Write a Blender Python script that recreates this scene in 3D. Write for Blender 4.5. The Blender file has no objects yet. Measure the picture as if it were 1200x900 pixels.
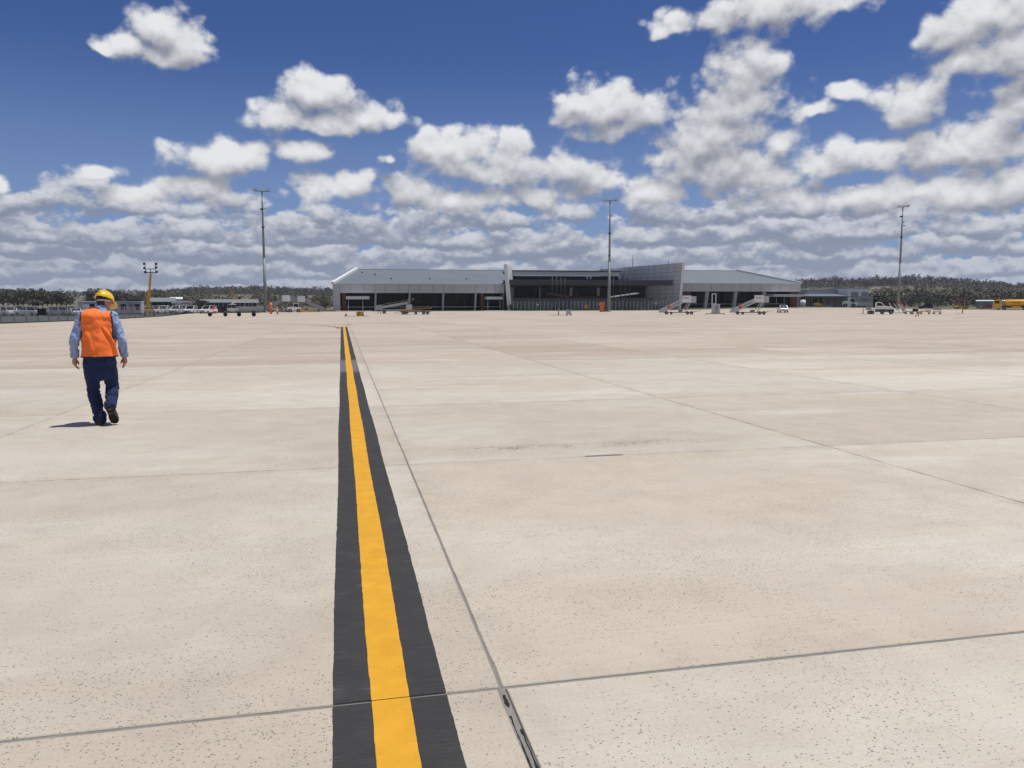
import bpy, bmesh, math, random
import numpy as np
from mathutils import Vector, Matrix, noise as mnoise

random.seed(7)
SC = bpy.context.scene
COL = SC.collection
R = math.radians

# ------------------------------------------------------------------ camera
CAM_H = 1.57                       # phone held at eye height
PW, PH, PF = 1200.0, 900.0, 915.0  # photograph size and focal length in its pixels
VPX, VPY, HSLOPE = 400.0, 358.0, -0.0017   # vanishing point of the yellow line, slope of the horizon
_phi = math.atan(HSLOPE)

def _lev(x, y):
    dx, dy = x - PW / 2, y - PH / 2
    c, s = math.cos(_phi), math.sin(_phi)
    return dx * c + dy * s, -dx * s + dy * c

_vx, _vy = _lev(VPX, VPY)
PITCH = math.atan(-_vy / PF)
CAM_AZ = -math.atan2(_vx, PF * math.cos(PITCH) - _vy * math.sin(PITCH))   # to the right of +Y

cam_d = bpy.data.cameras.new('camera')
cam_d.sensor_fit = 'HORIZONTAL'
cam_d.sensor_width = 36.0
cam_d.lens = PF / PW * 36.0
cam_d.clip_start = 0.05
cam_d.clip_end = 30000
cam = bpy.data.objects.new('camera', cam_d)
COL.objects.link(cam)
_f = Vector((math.sin(CAM_AZ) * math.cos(PITCH), math.cos(CAM_AZ) * math.cos(PITCH), -math.sin(PITCH)))
_r = Vector((math.cos(CAM_AZ), -math.sin(CAM_AZ), 0))
_u = _r.cross(_f)
_m = Matrix((_r, _u, -_f)).transposed().to_4x4()
_m = Matrix.Translation((0, 0, CAM_H)) @ _m @ Matrix.Rotation(_phi, 4, 'Z')
cam.matrix_world = _m
SC.camera = cam

def ray(x, y):
    dx, dy = _lev(x, y)
    fw = PF * math.cos(PITCH) - dy * math.sin(PITCH)
    up = -dy * math.cos(PITCH) - PF * math.sin(PITCH)
    a = CAM_AZ
    return Vector((dx * math.cos(a) + fw * math.sin(a), -dx * math.sin(a) + fw * math.cos(a), up)) / PF

# ------------------------------------------------------------------ light, sky, exposure
SUN_EL = R(75.0)
_sh = Vector((-0.985, 0.05, 0)).normalized()        # way the shadows fall on the apron
SUN_DIR = Vector((-_sh.x * math.cos(SUN_EL), -_sh.y * math.cos(SUN_EL), math.sin(SUN_EL)))
sun_d = bpy.data.lights.new('sun', 'SUN')
sun_d.energy = 4.1
sun_d.angle = R(0.53)
sun_d.color = (1.0, 0.965, 0.91)
sun = bpy.data.objects.new('sun', sun_d)
COL.objects.link(sun)
sun.rotation_euler = SUN_DIR.to_track_quat('Z', 'Y').to_euler()
sun.location = SUN_DIR * 200

vs = SC.view_settings
vs.view_transform = 'Standard'
vs.look = 'None'
vs.exposure = 0.0
vs.gamma = 1.0
vs.use_curve_mapping = False
SC.cycles.use_denoising = True
SC.cycles.denoiser = 'OPENIMAGEDENOISE'
SC.cycles.max_bounces = 6
SC.cycles.diffuse_bounces = 3
SC.cycles.glossy_bounces = 3
SC.cycles.transmission_bounces = 4
SC.cycles.transparent_max_bounces = 8
SC.cycles.use_adaptive_sampling = False
SC.cycles.caustics_reflective = False
SC.cycles.caustics_refractive = False

world = bpy.data.worlds.new('World')
SC.world = world
world.use_nodes = True
WT = world.node_tree
WT.nodes.clear()

class NT:
    """small helper to write node trees as expressions"""
    def __init__(s, t): s.t = t
    def n(s, typ, **kw):
        nd = s.t.nodes.new(typ)
        for k, v in kw.items(): setattr(nd, k, v)
        return nd
    def put(s, sock, v):
        if isinstance(v, bpy.types.NodeSocket): s.t.links.new(v, sock)
        elif v is not None: sock.default_value = v
    def m(s, op, a, b=None, c=None, clamp=False):
        nd = s.n('ShaderNodeMath', operation=op); nd.use_clamp = clamp
        for i, v in enumerate((a, b, c)):
            if v is not None: s.put(nd.inputs[i], v)
        return nd.outputs[0]
    def vm(s, op, a, b=None, c=None, out=0):
        nd = s.n('ShaderNodeVectorMath', operation=op)
        for i, v in enumerate((a, b, c)):
            if v is not None: s.put(nd.inputs[i], v)
        return nd.outputs[out]
    def xyz(s, v):
        nd = s.n('ShaderNodeSeparateXYZ'); s.put(nd.inputs[0], v); return nd.outputs
    def comb(s, x, y, z):
        nd = s.n('ShaderNodeCombineXYZ')
        for i, v in enumerate((x, y, z)): s.put(nd.inputs[i], v)
        return nd.outputs[0]
    def noise(s, v, scale, detail=4, rough=0.55, lac=2.0, dist=0.0, dim='3D', col=False):
        nd = s.n('ShaderNodeTexNoise', noise_dimensions=dim)
        s.put(nd.inputs['Vector'], v); s.put(nd.inputs['Scale'], scale); s.put(nd.inputs['Detail'], detail)
        s.put(nd.inputs['Roughness'], rough); s.put(nd.inputs['Lacunarity'], lac); s.put(nd.inputs['Distortion'], dist)
        return nd.outputs['Color' if col else 'Fac']
    def voro(s, v, scale, feature='F1', rand=1.0):
        nd = s.n('ShaderNodeTexVoronoi', feature=feature)
        s.put(nd.inputs['Vector'], v); s.put(nd.inputs['Scale'], scale); s.put(nd.inputs['Randomness'], rand)
        return nd.outputs
    def ss(s, v, lo, hi, to0=0.0, to1=1.0):
        nd = s.n('ShaderNodeMapRange', interpolation_type='SMOOTHSTEP')
        s.put(nd.inputs[0], v); s.put(nd.inputs[1], lo); s.put(nd.inputs[2], hi); s.put(nd.inputs[3], to0); s.put(nd.inputs[4], to1)
        return nd.outputs[0]
    def lin(s, v, lo, hi, to0=0.0, to1=1.0, clamp=True):
        nd = s.n('ShaderNodeMapRange'); nd.clamp = clamp
        s.put(nd.inputs[0], v); s.put(nd.inputs[1], lo); s.put(nd.inputs[2], hi); s.put(nd.inputs[3], to0); s.put(nd.inputs[4], to1)
        return nd.outputs[0]
    def mix(s, f, a, b, blend='MIX'):
        nd = s.n('ShaderNodeMix', data_type='RGBA', blend_type=blend)
        s.put(nd.inputs[0], f)
        s.put(nd.inputs[6], a if isinstance(a, bpy.types.NodeSocket) else (*a[:3], 1))
        s.put(nd.inputs[7], b if isinstance(b, bpy.types.NodeSocket) else (*b[:3], 1))
        return nd.outputs[2]

# clouds: angular positions (azimuth, elevation) of the cumulus heaps, from where the photograph shows them
CLOUDS = [  # px, py, half width, half height
 (193,34,40,34),(150,50,36,15),(218,55,34,24),(185,66,34,17),(118,52,16,8),
 (372,112,46,24),(330,134,38,18),(430,140,34,20),(385,146,56,14),(400,100,17,14),
 (250,190,56,20),(275,178,36,15),(355,178,38,15),(110,201,34,11),(4,216,14,14),
 (545,180,68,26),(606,184,30,28),(497,176,30,22),(560,200,78,12),(455,190,14,9),
 (712,128,58,34),(682,124,32,28),(762,132,30,22),(720,158,40,12),
 (892,66,44,28),(868,88,46,30),(862,122,66,30),(842,160,72,34),(838,196,78,26),(915,168,20,16),(880,214,60,16),(800,190,34,26),
 (832,27,66,20),(905,6,104,26),(985,4,36,14),(790,38,30,8),
 (1118,38,66,32),(1185,70,66,48),(1080,52,34,15),(1172,14,60,40),(1130,78,40,18),
 (1066,116,44,27),(1046,128,28,14),(990,108,22,12),(958,127,22,9),
 (1000,184,56,22),(1084,176,66,28),(1152,168,58,34),(1190,128,40,26),(968,192,34,14),
 (925,232,70,16),(1010,236,80,16),(1110,226,90,24),(1190,215,60,30),
 (665,202,54,26),(640,226,56,16),(705,214,40,16),(770,226,46,20),
 (404,226,50,20),(478,226,42,26),(530,234,56,18),(232,222,56,16),(160,232,50,13),
]
def azel(px, py):
    d = ray(px, py).normalized()
    return math.atan2(d.x, d.y), math.asin(d.z)

def build_sky():
    g = NT(WT)
    world.cycles.sampling_method = 'MANUAL'
    world.cycles.sample_map_resolution = 256
    co = g.n('ShaderNodeTexCoord').outputs['Generated']
    dirn = g.vm('NORMALIZE', co)
    sky = g.n('ShaderNodeTexSky', sky_type='NISHITA')
    sky.sun_disc = False
    sky.sun_elevation = SUN_EL
    sky.sun_rotation = math.atan2(SUN_DIR.x, SUN_DIR.y)
    sky.altitude = 400
    sky.air_density = 1.0
    sky.dust_density = 0.35
    sky.ozone_density = 2.6
    i = 1.0 / SKY_STRENGTH
    X, Y, Z = g.xyz(dirn)
    az = g.m('ARCTAN2', X, Y)
    el = g.m('ARCSINE', Z)
    off = g.m('ABSOLUTE', g.m('SUBTRACT', az, CAM_AZ))
    outw = g.m('MAXIMUM', g.ss(off, R(35), R(41)), g.ss(el, R(21), R(24)))
    def scaled(v, k):
        nd = g.n('ShaderNodeVectorMath', operation='SCALE')
        g.put(nd.inputs[0], v); nd.inputs['Scale'].default_value = k
        return nd.outputs[0]
    skyc = g.mix(1.0, sky.outputs[0], SKY_TINT, 'MULTIPLY')
    skyc = g.mix(g.ss(el, R(18), R(0), 0.0, 0.95), skyc, (0.215 * i, 0.320 * i, 0.550 * i))     # paler air toward the horizon
    # ---- far rows of cumulus low over the horizon, each row nearer than the one below it
    col = skyc
    for (b, h, K, seed, cover, haze) in ROWS:
        def dens(dz, det):
            v = g.vm('ADD', g.vm('MULTIPLY', dirn, (K, K, K * 1.55)), (seed, seed * 0.7, dz * K * 1.55))
            n = g.noise(v, 1.0, det, 0.57, 2.15)
            if det > 6 and K < 32:
                vn = g.n('ShaderNodeTexVoronoi', feature='F1'); g.put(vn.inputs['Vector'], v); vn.inputs['Scale'].default_value = 1.5
                n = g.m('MULTIPLY_ADD', g.m('SUBTRACT', 0.5, vn.outputs['Distance']), 0.16, n)
            eb = g.m('ADD', el, g.m('MULTIPLY', g.m('SUBTRACT', g.noise(v, 0.22, 1, 0.5), 0.5), R(h) * 1.3))
            t = g.m('DIVIDE', g.m('ADD', g.m('SUBTRACT', eb, R(b)), dz), R(h))
            prof = g.m('SUBTRACT', g.ss(t, -0.60, 0.30, -1.8, cover), g.m('MULTIPLY', g.m('MAXIMUM', t, 0.0), 1.25))
            return g.m('MULTIPLY_ADD', g.m('SUBTRACT', n, 0.5), 3.6, prof)
        d0 = dens(0.0, 8)
        d1 = dens(R(h) * 0.20, 5)
        a = g.ss(d0, 0.05, 0.48)
        t0 = g.lin(g.m('SUBTRACT', el, R(b)), 0.0, R(h) * 0.7, -0.26, 0.16)
        l = g.m('ADD', g.m('MULTIPLY_ADD', g.m('SUBTRACT', d0, d1), 0.80, 0.38), t0)
        l = g.ss(l, 0.0, 1.0)
        lo = (0.225, 0.260, 0.355); hi = (0.70, 0.71, 0.745); air = (0.315, 0.370, 0.490)
        c = g.mix(l, [x * i for x in lo], [x * i for x in hi])
        c = g.mix(haze, c, [x * i for x in air])
        col = g.mix(g.m('MULTIPLY', a, 0.97), col, c)
    rows = col
    # ---- heaps at their places in the sky
    wn = g.noise(dirn, 11.0, 2, 0.55, col=True)
    wv = scaled(g.vm('SUBTRACT', wn, (0.5, 0.5, 0.5)), 0.035)
    pw = g.vm('ADD', g.comb(az, el, 0.0), wv)
    def heaps(p):
        acc = None
        for (px, py, a, b) in CLOUDS:
            u, v = azel(px, py)
            u2, _ = azel(px + a, py); u1, _ = azel(px - a, py)
            _, v1 = azel(px, py + b); _, v2 = azel(px, py - b)
            ha, hb = (u2 - u1) / 2 * 1.26, (v2 - v1) / 2 * 1.30
            q = g.vm('MULTIPLY_ADD', p, (1 / ha, 1 / hb, 0), (-u / ha, -v / hb, 0))
            l = g.vm('LENGTH', q, out=1)
            acc = l if acc is None else g.m('SMOOTH_MIN', acc, l, 0.42)
        return g.m('SUBTRACT', 1.0, acc)
    gn = g.m('MULTIPLY', g.m('SUBTRACT', g.noise(g.vm('MULTIPLY', dirn, (1, 1, 1.5)), 4.2, 1, 0.5), 0.54), 8.0)
    gen = g.m('MULTIPLY_ADD', gn, outw, g.m('MULTIPLY', g.m('SUBTRACT', 1.0, outw), -3.0))
    def detail(dz, det):
        v = g.vm('ADD', g.vm('MULTIPLY', dirn, (1, 1, 1.2)), (0.0, 0.0, dz * 1.2))
        n1 = g.noise(v, 22.0, det, 0.56, 2.1)
        nd = g.n('ShaderNodeTexVoronoi', feature='F1', voronoi_dimensions='3D')
        g.put(nd.inputs['Vector'], g.vm('ADD', v, scaled(wn, 0.03)))
        nd.inputs['Scale'].default_value = 34.0
        nd.inputs['Detail'].default_value = 1.0 if det > 6 else 0.0
        nd.inputs['Roughness'].default_value = 0.5
        puff = g.m('SUBTRACT', 0.5, nd.outputs['Distance'])
        return g.m('MULTIPLY_ADD', g.m('SUBTRACT', n1, 0.5), 1.75, g.m('MULTIPLY', puff, 0.50))
    n0 = detail(0.0, 8)
    ns0 = detail(0.0, 3.5)
    n1 = detail(R(0.55), 3.5)
    nlow = g.noise(g.vm('ADD', g.vm('MULTIPLY', dirn, (1, 1, 1.2)), (0, 0, R(1.3) * 1.2)), 24.0, 2, 0.6, 2.1)
    def cloudcol(e0, e2, back):
        D0 = g.m('ADD', g.m('MINIMUM', e0, 0.8), n0)
        D2 = g.m('MULTIPLY_ADD', g.m('SUBTRACT', nlow, 0.5), 1.0, e2)
        DL = g.m('MULTIPLY_ADD', ns0, 0.42, e0)
        a = g.ss(D0, -0.08, 0.44)
        l = g.m('MULTIPLY_ADD', g.m('SUBTRACT', ns0, n1), 0.62, g.m('MULTIPLY', g.m('SUBTRACT', DL, D2), 0.74))
        l = g.m('ADD', l, g.m('MULTIPLY', g.ss(g.m('ADD', e0, g.m('MULTIPLY', n0, 0.5)), 0.15, 1.15), -0.12))
        l = g.ss(g.m('ADD', l, 0.44), -0.12, 1.10)
        c = g.mix(l, (0.27 * i, 0.285 * i, 0.34 * i), (0.82 * i, 0.825 * i, 0.84 * i))
        return g.mix(g.m('MULTIPLY', a, 0.985), back, c)
    h0 = g.m('MAXIMUM', heaps(pw), gen)
    h2 = g.m('MAXIMUM', heaps(g.vm('ADD', pw, (0, R(1.3), 0))), gen)
    full_lo = cloudcol(h0, h2, rows)
    full_hi = cloudcol(h0, h2, skyc)
    away = cloudcol(gen, gen, rows)
    top = cloudcol(gen, gen, skyc)
    def bgn(c):
        bg = g.n('ShaderNodeBackground')
        g.put(bg.inputs[0], c); bg.inputs[1].default_value = SKY_STRENGTH
        return bg.outputs[0]
    def msh(f, a, b):
        nd = g.n('ShaderNodeMixShader')
        g.put(nd.inputs[0], f); g.put(nd.inputs[1], a); g.put(nd.inputs[2], b)
        return nd.outputs[0]
    # directions that none of the placed heaps can reach are computed without them (same sky, less work)
    far = g.m('GREATER_THAN', off, R(46))
    low = g.m('LESS_THAN', el, R(4.0))
    farhi = g.m('GREATER_THAN', el, R(28))
    mid = g.m('GREATER_THAN', el, R(11.0))
    sh = msh(farhi, msh(far, msh(low, msh(mid, bgn(full_lo), bgn(full_hi)), bgn(rows)), bgn(away)), bgn(top))
    out = g.n('ShaderNodeOutputWorld')
    WT.links.new(sh, out.inputs[0])

# far rows: base elevation, height, frequency, seed, cover, air in front (from the farthest row to the nearest)
ROWS = [(-0.8, 1.6, 44.0, 1.3, 2.2, 0.54), (0.5, 1.5, 36.0, 4.1, 1.9, 0.44), (1.6, 1.8, 29.0, 7.7, 1.65, 0.34),
        (2.8, 2.2, 23.0, 2.9, 1.4, 0.24), (4.1, 2.6, 18.0, 5.3, 1.2, 0.14), (5.6, 3.0, 15.0, 9.1, 0.90, 0.05)]
SKY_STRENGTH = 0.06
SKY_TINT = (0.45, 0.64, 1.10)
build_sky()

# ------------------------------------------------------------------ helpers
def sstep(a, b, x):
    t = min(1.0, max(0.0, (x - a) / (b - a)))
    return t * t * (3 - 2 * t)

def zg(x, y):
    """height of the paved ground: the apron drains to a shallow valley and rises to the terminal's right end"""
    z = -0.38 * (sstep(52, 135, y) - sstep(150, 196, y))
    z += 0.75 * sstep(80, 125, x) * sstep(188, 216, y) * (1 - sstep(150, 185, x))
    return z

def gp(px, py):
    """ground point under a pixel of the photograph"""
    d = ray(px, py)
    z = 0.0
    for _ in range(12):
        t = (z - CAM_H) / d.z
        z = 0.5 * z + 0.5 * zg(d.x * t, d.y * t)
    t = (z - CAM_H) / d.z
    return Vector((d.x * t, d.y * t, zg(d.x * t, d.y * t)))

def col_at(px, Y):
    """ground point on the pixel column px at distance Y"""
    d = ray(px, 380)
    x = d.x / d.y * Y
    return Vector((x, Y, zg(x, Y)))

def hgt(px, py, Y):
    """height of the point seen at (px, py) when it stands at distance Y"""
    d = ray(px, py)
    return CAM_H + d.z / d.y * Y

def xat(px, py, Y):
    d = ray(px, py)
    return d.x / d.y * Y

def azof(p):
    return math.atan2(p[0], p[1])

def facing(p):
    """turn so that local +x points to the right of someone looking at p from the camera's spot, local +y away"""
    return -azof(p)

class MB:
    """collects simple shapes and links them as one mesh object"""
    def __init__(s): s.v = []; s.f = []; s.sm = []
    def add(s, vs_, fs, smooth=False):
        o = len(s.v); s.v += [tuple(p) for p in vs_]; s.f += [tuple(i + o for i in f) for f in fs]; s.sm += [smooth] * len(fs); return s
    def box(s, x0, y0, z0, x1, y1, z1):
        vs_ = [(x, y, z) for x in (x0, x1) for y in (y0, y1) for z in (z0, z1)]
        return s.add(vs_, [(0, 1, 3, 2), (4, 6, 7, 5), (0, 4, 5, 1), (2, 3, 7, 6), (0, 2, 6, 4), (1, 5, 7, 3)])
    def bar(s, a, b, w, d=None, up=(0, 0, 1)):
        """rectangular bar from a to b, width w, depth d"""
        d = d or w
        a, b = Vector(a), Vector(b); t = (b - a).normalized(); u = Vector(up)
        if abs(t.dot(u)) > 0.98: u = Vector((0, 1, 0))
        n = t.cross(u).normalized(); k = n.cross(t)
        vs_ = []
        for p in (a, b):
            for (i, j) in ((-1, -1), (1, -1), (1, 1), (-1, 1)):
                vs_.append(p + n * (i * w / 2) + k * (j * d / 2))
        return s.add(vs_, [(3, 2, 1, 0), (4, 5, 6, 7), (0, 1, 5, 4), (1, 2, 6, 5), (2, 3, 7, 6), (3, 0, 4, 7)])
    def cyl(s, a, b, r0, r1=None, n=12, smooth=True):
        r1 = r0 if r1 is None else r1
        a, b = Vector(a), Vector(b); t = (b - a).normalized()
        u = Vector((1, 0, 0)) if abs(t.x) < 0.9 else Vector((0, 1, 0))
        p = t.cross(u).normalized(); q = t.cross(p)
        vs_ = []
        for (c, r) in ((a, r0), (b, r1)):
            for i in range(n):
                an = 2 * math.pi * i / n
                vs_.append(c + p * (r * math.cos(an)) + q * (r * math.sin(an)))
        o = len(s.v)
        s.add(vs_, [(i, (i + 1) % n, n + (i + 1) % n, n + i) for i in range(n)], smooth)
        s.add([], [])
        s.f += [tuple(o + i for i in range(n - 1, -1, -1)), tuple(o + n + i for i in range(n))]; s.sm += [False, False]
        return s
    def prism(s, prof, y0, y1, axis='y', smooth=False):
        """profile of (x, z) points extruded along y (or (y, z) along x, or (x, y) along z)"""
        n = len(prof)
        def P(p, t):
            if axis == 'y': return (p[0], t, p[1])
            if axis == 'x': return (t, p[0], p[1])
            return (p[0], p[1], t)
        vs_ = [P(p, y0) for p in prof] + [P(p, y1) for p in prof]
        fs = [(i, (i + 1) % n, n + (i + 1) % n, n + i) for i in range(n)]
        s.add(vs_, fs, smooth)
        o = len(s.v) - 2 * n
        s.f += [tuple(o + i for i in range(n - 1, -1, -1)), tuple(o + n + i for i in range(n))]; s.sm += [False, False]
        return s
    def loft(s, rings, smooth=True, caps=True):
        n = len(rings[0]); o = len(s.v)
        for rg in rings: s.v += [tuple(p) for p in rg]
        for k in range(len(rings) - 1):
            for i in range(n):
                s.f.append((o + k * n + i, o + k * n + (i + 1) % n, o + (k + 1) * n + (i + 1) % n, o + (k + 1) * n + i)); s.sm.append(smooth)
        if caps:
            s.f.append(tuple(o + i for i in range(n - 1, -1, -1))); s.sm.append(False)
            e = o + (len(rings) - 1) * n
            s.f.append(tuple(e + i for i in range(n))); s.sm.append(False)
        return s
    def mesh(s, name):
        me = bpy.data.meshes.new(name)
        me.from_pydata(s.v, [], s.f)
        me.polygons.foreach_set('use_smooth', s.sm)
        bm = bmesh.new(); bm.from_mesh(me)
        bmesh.ops.recalc_face_normals(bm, faces=bm.faces[:])
        bm.to_mesh(me); bm.free()
        me.update()
        return me
    def build(s, name, mat, parent=None, bevel=0.0):
        me = s.mesh(name)
        me.materials.append(mat)
        o = bpy.data.objects.new(name, me)
        COL.objects.link(o)
        if parent is not None: o.parent = parent
        if bevel:
            b = o.modifiers.new('bevel', 'BEVEL'); b.width = bevel; b.segments = 2; b.limit_method = 'ANGLE'; b.angle_limit = R(40)
        return o

def part(name, mat, parent, *ops, bevel=0.0):
    """part('leg', M, root, ('box', ...), ('cyl', ...))"""
    m = MB()
    for op in ops: getattr(m, op[0])(*op[1:])
    return m.build(name, mat, parent, bevel)

def tag(o, label, cat, group=None):
    o['label'] = label; o['category'] = cat
    if group: o['group'] = group
    return o

def thing(name, label, cat, loc=(0, 0, 0), rz=0.0, group=None):
    o = bpy.data.objects.new(name, None)
    o.empty_display_size = 0.3
    COL.objects.link(o)
    o.location = loc; o.rotation_euler = (0, 0, rz)
    return tag(o, label, cat, group)

def dup(root, loc=None, rz=None, label=None, mats=None):
    """copy of a thing with copies of its parts and sub-parts"""
    def cp(o, parent):
        c = o.copy(); COL.objects.link(c)
        if parent is not None: c.parent = parent
        for ch in list(o.children): cp(ch, c)
        return c
    c = cp(root, None)
    if loc is not None: c.location = loc
    if rz is not None: c.rotation_euler = (0, 0, rz)
    if label: c['label'] = label
    return c

def struct(o):
    o['kind'] = 'structure'; return o

def share(name, me, parent, loc=(0, 0, 0), rot=(0, 0, 0), scale=(1, 1, 1)):
    o = bpy.data.objects.new(name, me); COL.objects.link(o); o.parent = parent
    o.location = loc; o.rotation_euler = rot; o.scale = scale
    return o

# ------------------------------------------------------------------ materials
def mat(name, c, rough=0.6, metal=0.0, var=0.10, scale=3.0, bump=0.0, spec=0.5, dirt=0.0, coat=0.0, coords='Object'):
    m = bpy.data.materials.new(name); m.use_nodes = True
    g = NT(m.node_tree); b = m.node_tree.nodes['Principled BSDF']
    co = g.n('ShaderNodeTexCoord').outputs[coords]
    n = g.noise(co, scale, 5, 0.6)
    f = g.lin(n, 0.3, 0.7, 1 - var, 1 + var)
    col = g.mix(1.0, c, g.comb(f, f, f), 'MULTIPLY')
    if dirt:
        n2 = g.noise(g.vm('MULTIPLY', co, (1, 1, 0.25)), scale * 0.7, 6, 0.65)
        col = g.mix(g.ss(n2, 0.5, 0.75, 0, dirt), col, [x * 0.45 + 0.02 for x in c])
    g.put(b.inputs['Base Color'], col)
    g.put(b.inputs['Roughness'], g.lin(n, 0.3, 0.7, max(0.03, rough - 0.06), min(1, rough + 0.06)))
    b.inputs['Metallic'].default_value = metal
    b.inputs['Specular IOR Level'].default_value = spec
    b.inputs['Coat Weight'].default_value = coat
    if bump:
        bn = g.n('ShaderNodeBump'); bn.inputs['Strength'].default_value = bump; bn.inputs['Distance'].default_value = 0.02
        g.put(bn.inputs['Height'], g.noise(co, scale * 6, 5, 0.6)); g.put(b.inputs['Normal'], bn.outputs[0])
    return m

M = {}
def defmat(k, *a, **kw): M[k] = mat(k, *a, **kw)
defmat('clad_grey', (0.55, 0.552, 0.54), 0.5, 0.0, 0.05, 0.6)
defmat('clad_pale', (0.70, 0.70, 0.70), 0.5, 0.0, 0.05, 0.6)
defmat('roof_metal', (0.29, 0.335, 0.36), 0.45, 0.30, 0.06, 0.15)
defmat('white_trim', (0.78, 0.78, 0.77), 0.4, 0.0, 0.04, 2.0)
defmat('dark_frame', (0.035, 0.037, 0.04), 0.4, 0.3, 0.1, 2.0)
defmat('canopy_navy', (0.035, 0.045, 0.06), 0.35, 0.2, 0.08, 0.5)
defmat('brick_red', (0.16, 0.055, 0.035), 0.85, 0.0, 0.2, 4.0, 0.3)
defmat('soffit', (0.10, 0.085, 0.07), 0.7, 0.0, 0.1, 1.0)
defmat('column_grey', (0.42, 0.43, 0.43), 0.5, 0.0, 0.05, 2.0)
defmat('concrete_wall', (0.27, 0.265, 0.25), 0.85, 0.0, 0.12, 1.5, 0.2)
defmat('block_beige', (0.26, 0.22, 0.18), 0.9, 0.0, 0.15, 3.0, 0.2)
defmat('galv', (0.36, 0.37, 0.38), 0.45, 0.6, 0.1, 4.0)
defmat('galv_dull', (0.22, 0.24, 0.235), 0.6, 0.35, 0.12, 3.0)
defmat('alu', (0.42, 0.43, 0.44), 0.4, 0.6, 0.1, 5.0)
defmat('white_paint', (0.80, 0.80, 0.78), 0.35, 0.0, 0.04, 3.0, dirt=0.12)
defmat('car_white', (0.78, 0.78, 0.77), 0.22, 0.0, 0.03, 2.0, coat=0.5)
defmat('car_silver', (0.40, 0.41, 0.42), 0.28, 0.5, 0.05, 2.0, coat=0.5)
defmat('car_dark', (0.035, 0.037, 0.042), 0.22, 0.2, 0.1, 2.0, coat=0.5)
defmat('car_blue', (0.05, 0.08, 0.16), 0.25, 0.2, 0.1, 2.0, coat=0.5)
defmat('car_red', (0.33, 0.03, 0.03), 0.25, 0.0, 0.08, 2.0, coat=0.5)
defmat('grey_paint', (0.28, 0.29, 0.30), 0.5, 0.1, 0.08, 3.0, dirt=0.1)
defmat('pale_grey_paint', (0.50, 0.51, 0.52), 0.45, 0.05, 0.06, 3.0, dirt=0.1)
defmat('yellow_paint', (0.66, 0.33, 0.02), 0.4, 0.0, 0.08, 3.0, dirt=0.25)
defmat('tanker_yellow', (0.70, 0.36, 0.012), 0.28, 0.0, 0.06, 2.0, coat=0.3, dirt=0.1)
defmat('orange_paint', (0.66, 0.15, 0.03), 0.5, 0.0, 0.1, 4.0, dirt=0.1)
defmat('red_paint', (0.55, 0.05, 0.035), 0.45, 0.0, 0.1, 4.0)
defmat('brown_paint', (0.16, 0.085, 0.05), 0.6, 0.0, 0.15, 4.0)
defmat('container_red', (0.115, 0.022, 0.022), 0.6, 0.0, 0.15, 2.0, dirt=0.3)
defmat('rubber', (0.013, 0.013, 0.014), 0.9, 0.0, 0.2, 8.0, 0.2)
defmat('black_plastic', (0.012, 0.012, 0.013), 0.75, 0.0, 0.1, 5.0, spec=0.2)
defmat('lamp_glass', (0.75, 0.75, 0.72), 0.12, 0.0, 0.03, 4.0)
defmat('tail_red', (0.45, 0.02, 0.015), 0.2, 0.0, 0.05, 4.0)
defmat('mark_orange', (0.75, 0.24, 0.02), 0.45, 0.0, 0.05, 6.0)
defmat('mark_red', (0.42, 0.03, 0.03), 0.45, 0.0, 0.05, 6.0)
defmat('mark_dark', (0.07, 0.075, 0.09), 0.5, 0.0, 0.1, 6.0)
defmat('asphalt', (0.050, 0.052, 0.048), 0.9, 0.0, 0.15, 0.4, coords='Object')
defmat('kerb', (0.50, 0.47, 0.42), 0.85, 0.0, 0.1, 1.5)
defmat('bark', (0.07, 0.055, 0.042), 0.9, 0.0, 0.25, 3.0)

def glass_mat(name, c, rough=0.05, spec=0.5):
    m = mat(name, c, rough, 0.0, 0.12, 0.5, spec=spec)
    return m
M['glass_dark'] = glass_mat('glass_dark', (0.006, 0.009, 0.010), 0.08, 0.16)
M['car_glass'] = glass_mat('car_glass', (0.012, 0.014, 0.016), 0.06, 0.5)

def leaf_mat(name, c, var=0.45):
    m = bpy.data.materials.new(name); m.use_nodes = True
    g = NT(m.node_tree); b = m.node_tree.nodes['Principled BSDF']
    pos = g.n('ShaderNodeNewGeometry').outputs['Position']
    n = g.noise(pos, 0.22, 3, 0.6); n2 = g.noise(pos, 2.5, 3, 0.6)
    oi = g.n('ShaderNodeObjectInfo').outputs['Random']
    f = g.m('ADD', g.lin(n, 0.3, 0.7, 1 - var, 1 + var), g.lin(n2, 0.3, 0.7, -0.2, 0.2))
    f = g.m('MULTIPLY', f, g.lin(oi, 0, 1, 0.8, 1.25))
    col = g.mix(g.ss(n, 0.35, 0.7), c, (c[0] * 1.5, c[1] * 1.25, c[2] * 1.1))
    g.put(b.inputs['Base Color'], g.mix(1.0, col, g.comb(f, f, f), 'MULTIPLY'))
    b.inputs['Roughness'].default_value = 0.75
    b.inputs['Specular IOR Level'].default_value = 0.2
    return m
M['leaf_dark'] = leaf_mat('leaf_dark', (0.070, 0.076, 0.058), 0.3)
M['leaf_olive'] = leaf_mat('leaf_olive', (0.115, 0.115, 0.082), 0.3)
M['leaf_green'] = leaf_mat('leaf_green', (0.055, 0.095, 0.028))
M['leaf_bush'] = leaf_mat('leaf_bush', (0.06, 0.075, 0.035))

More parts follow.
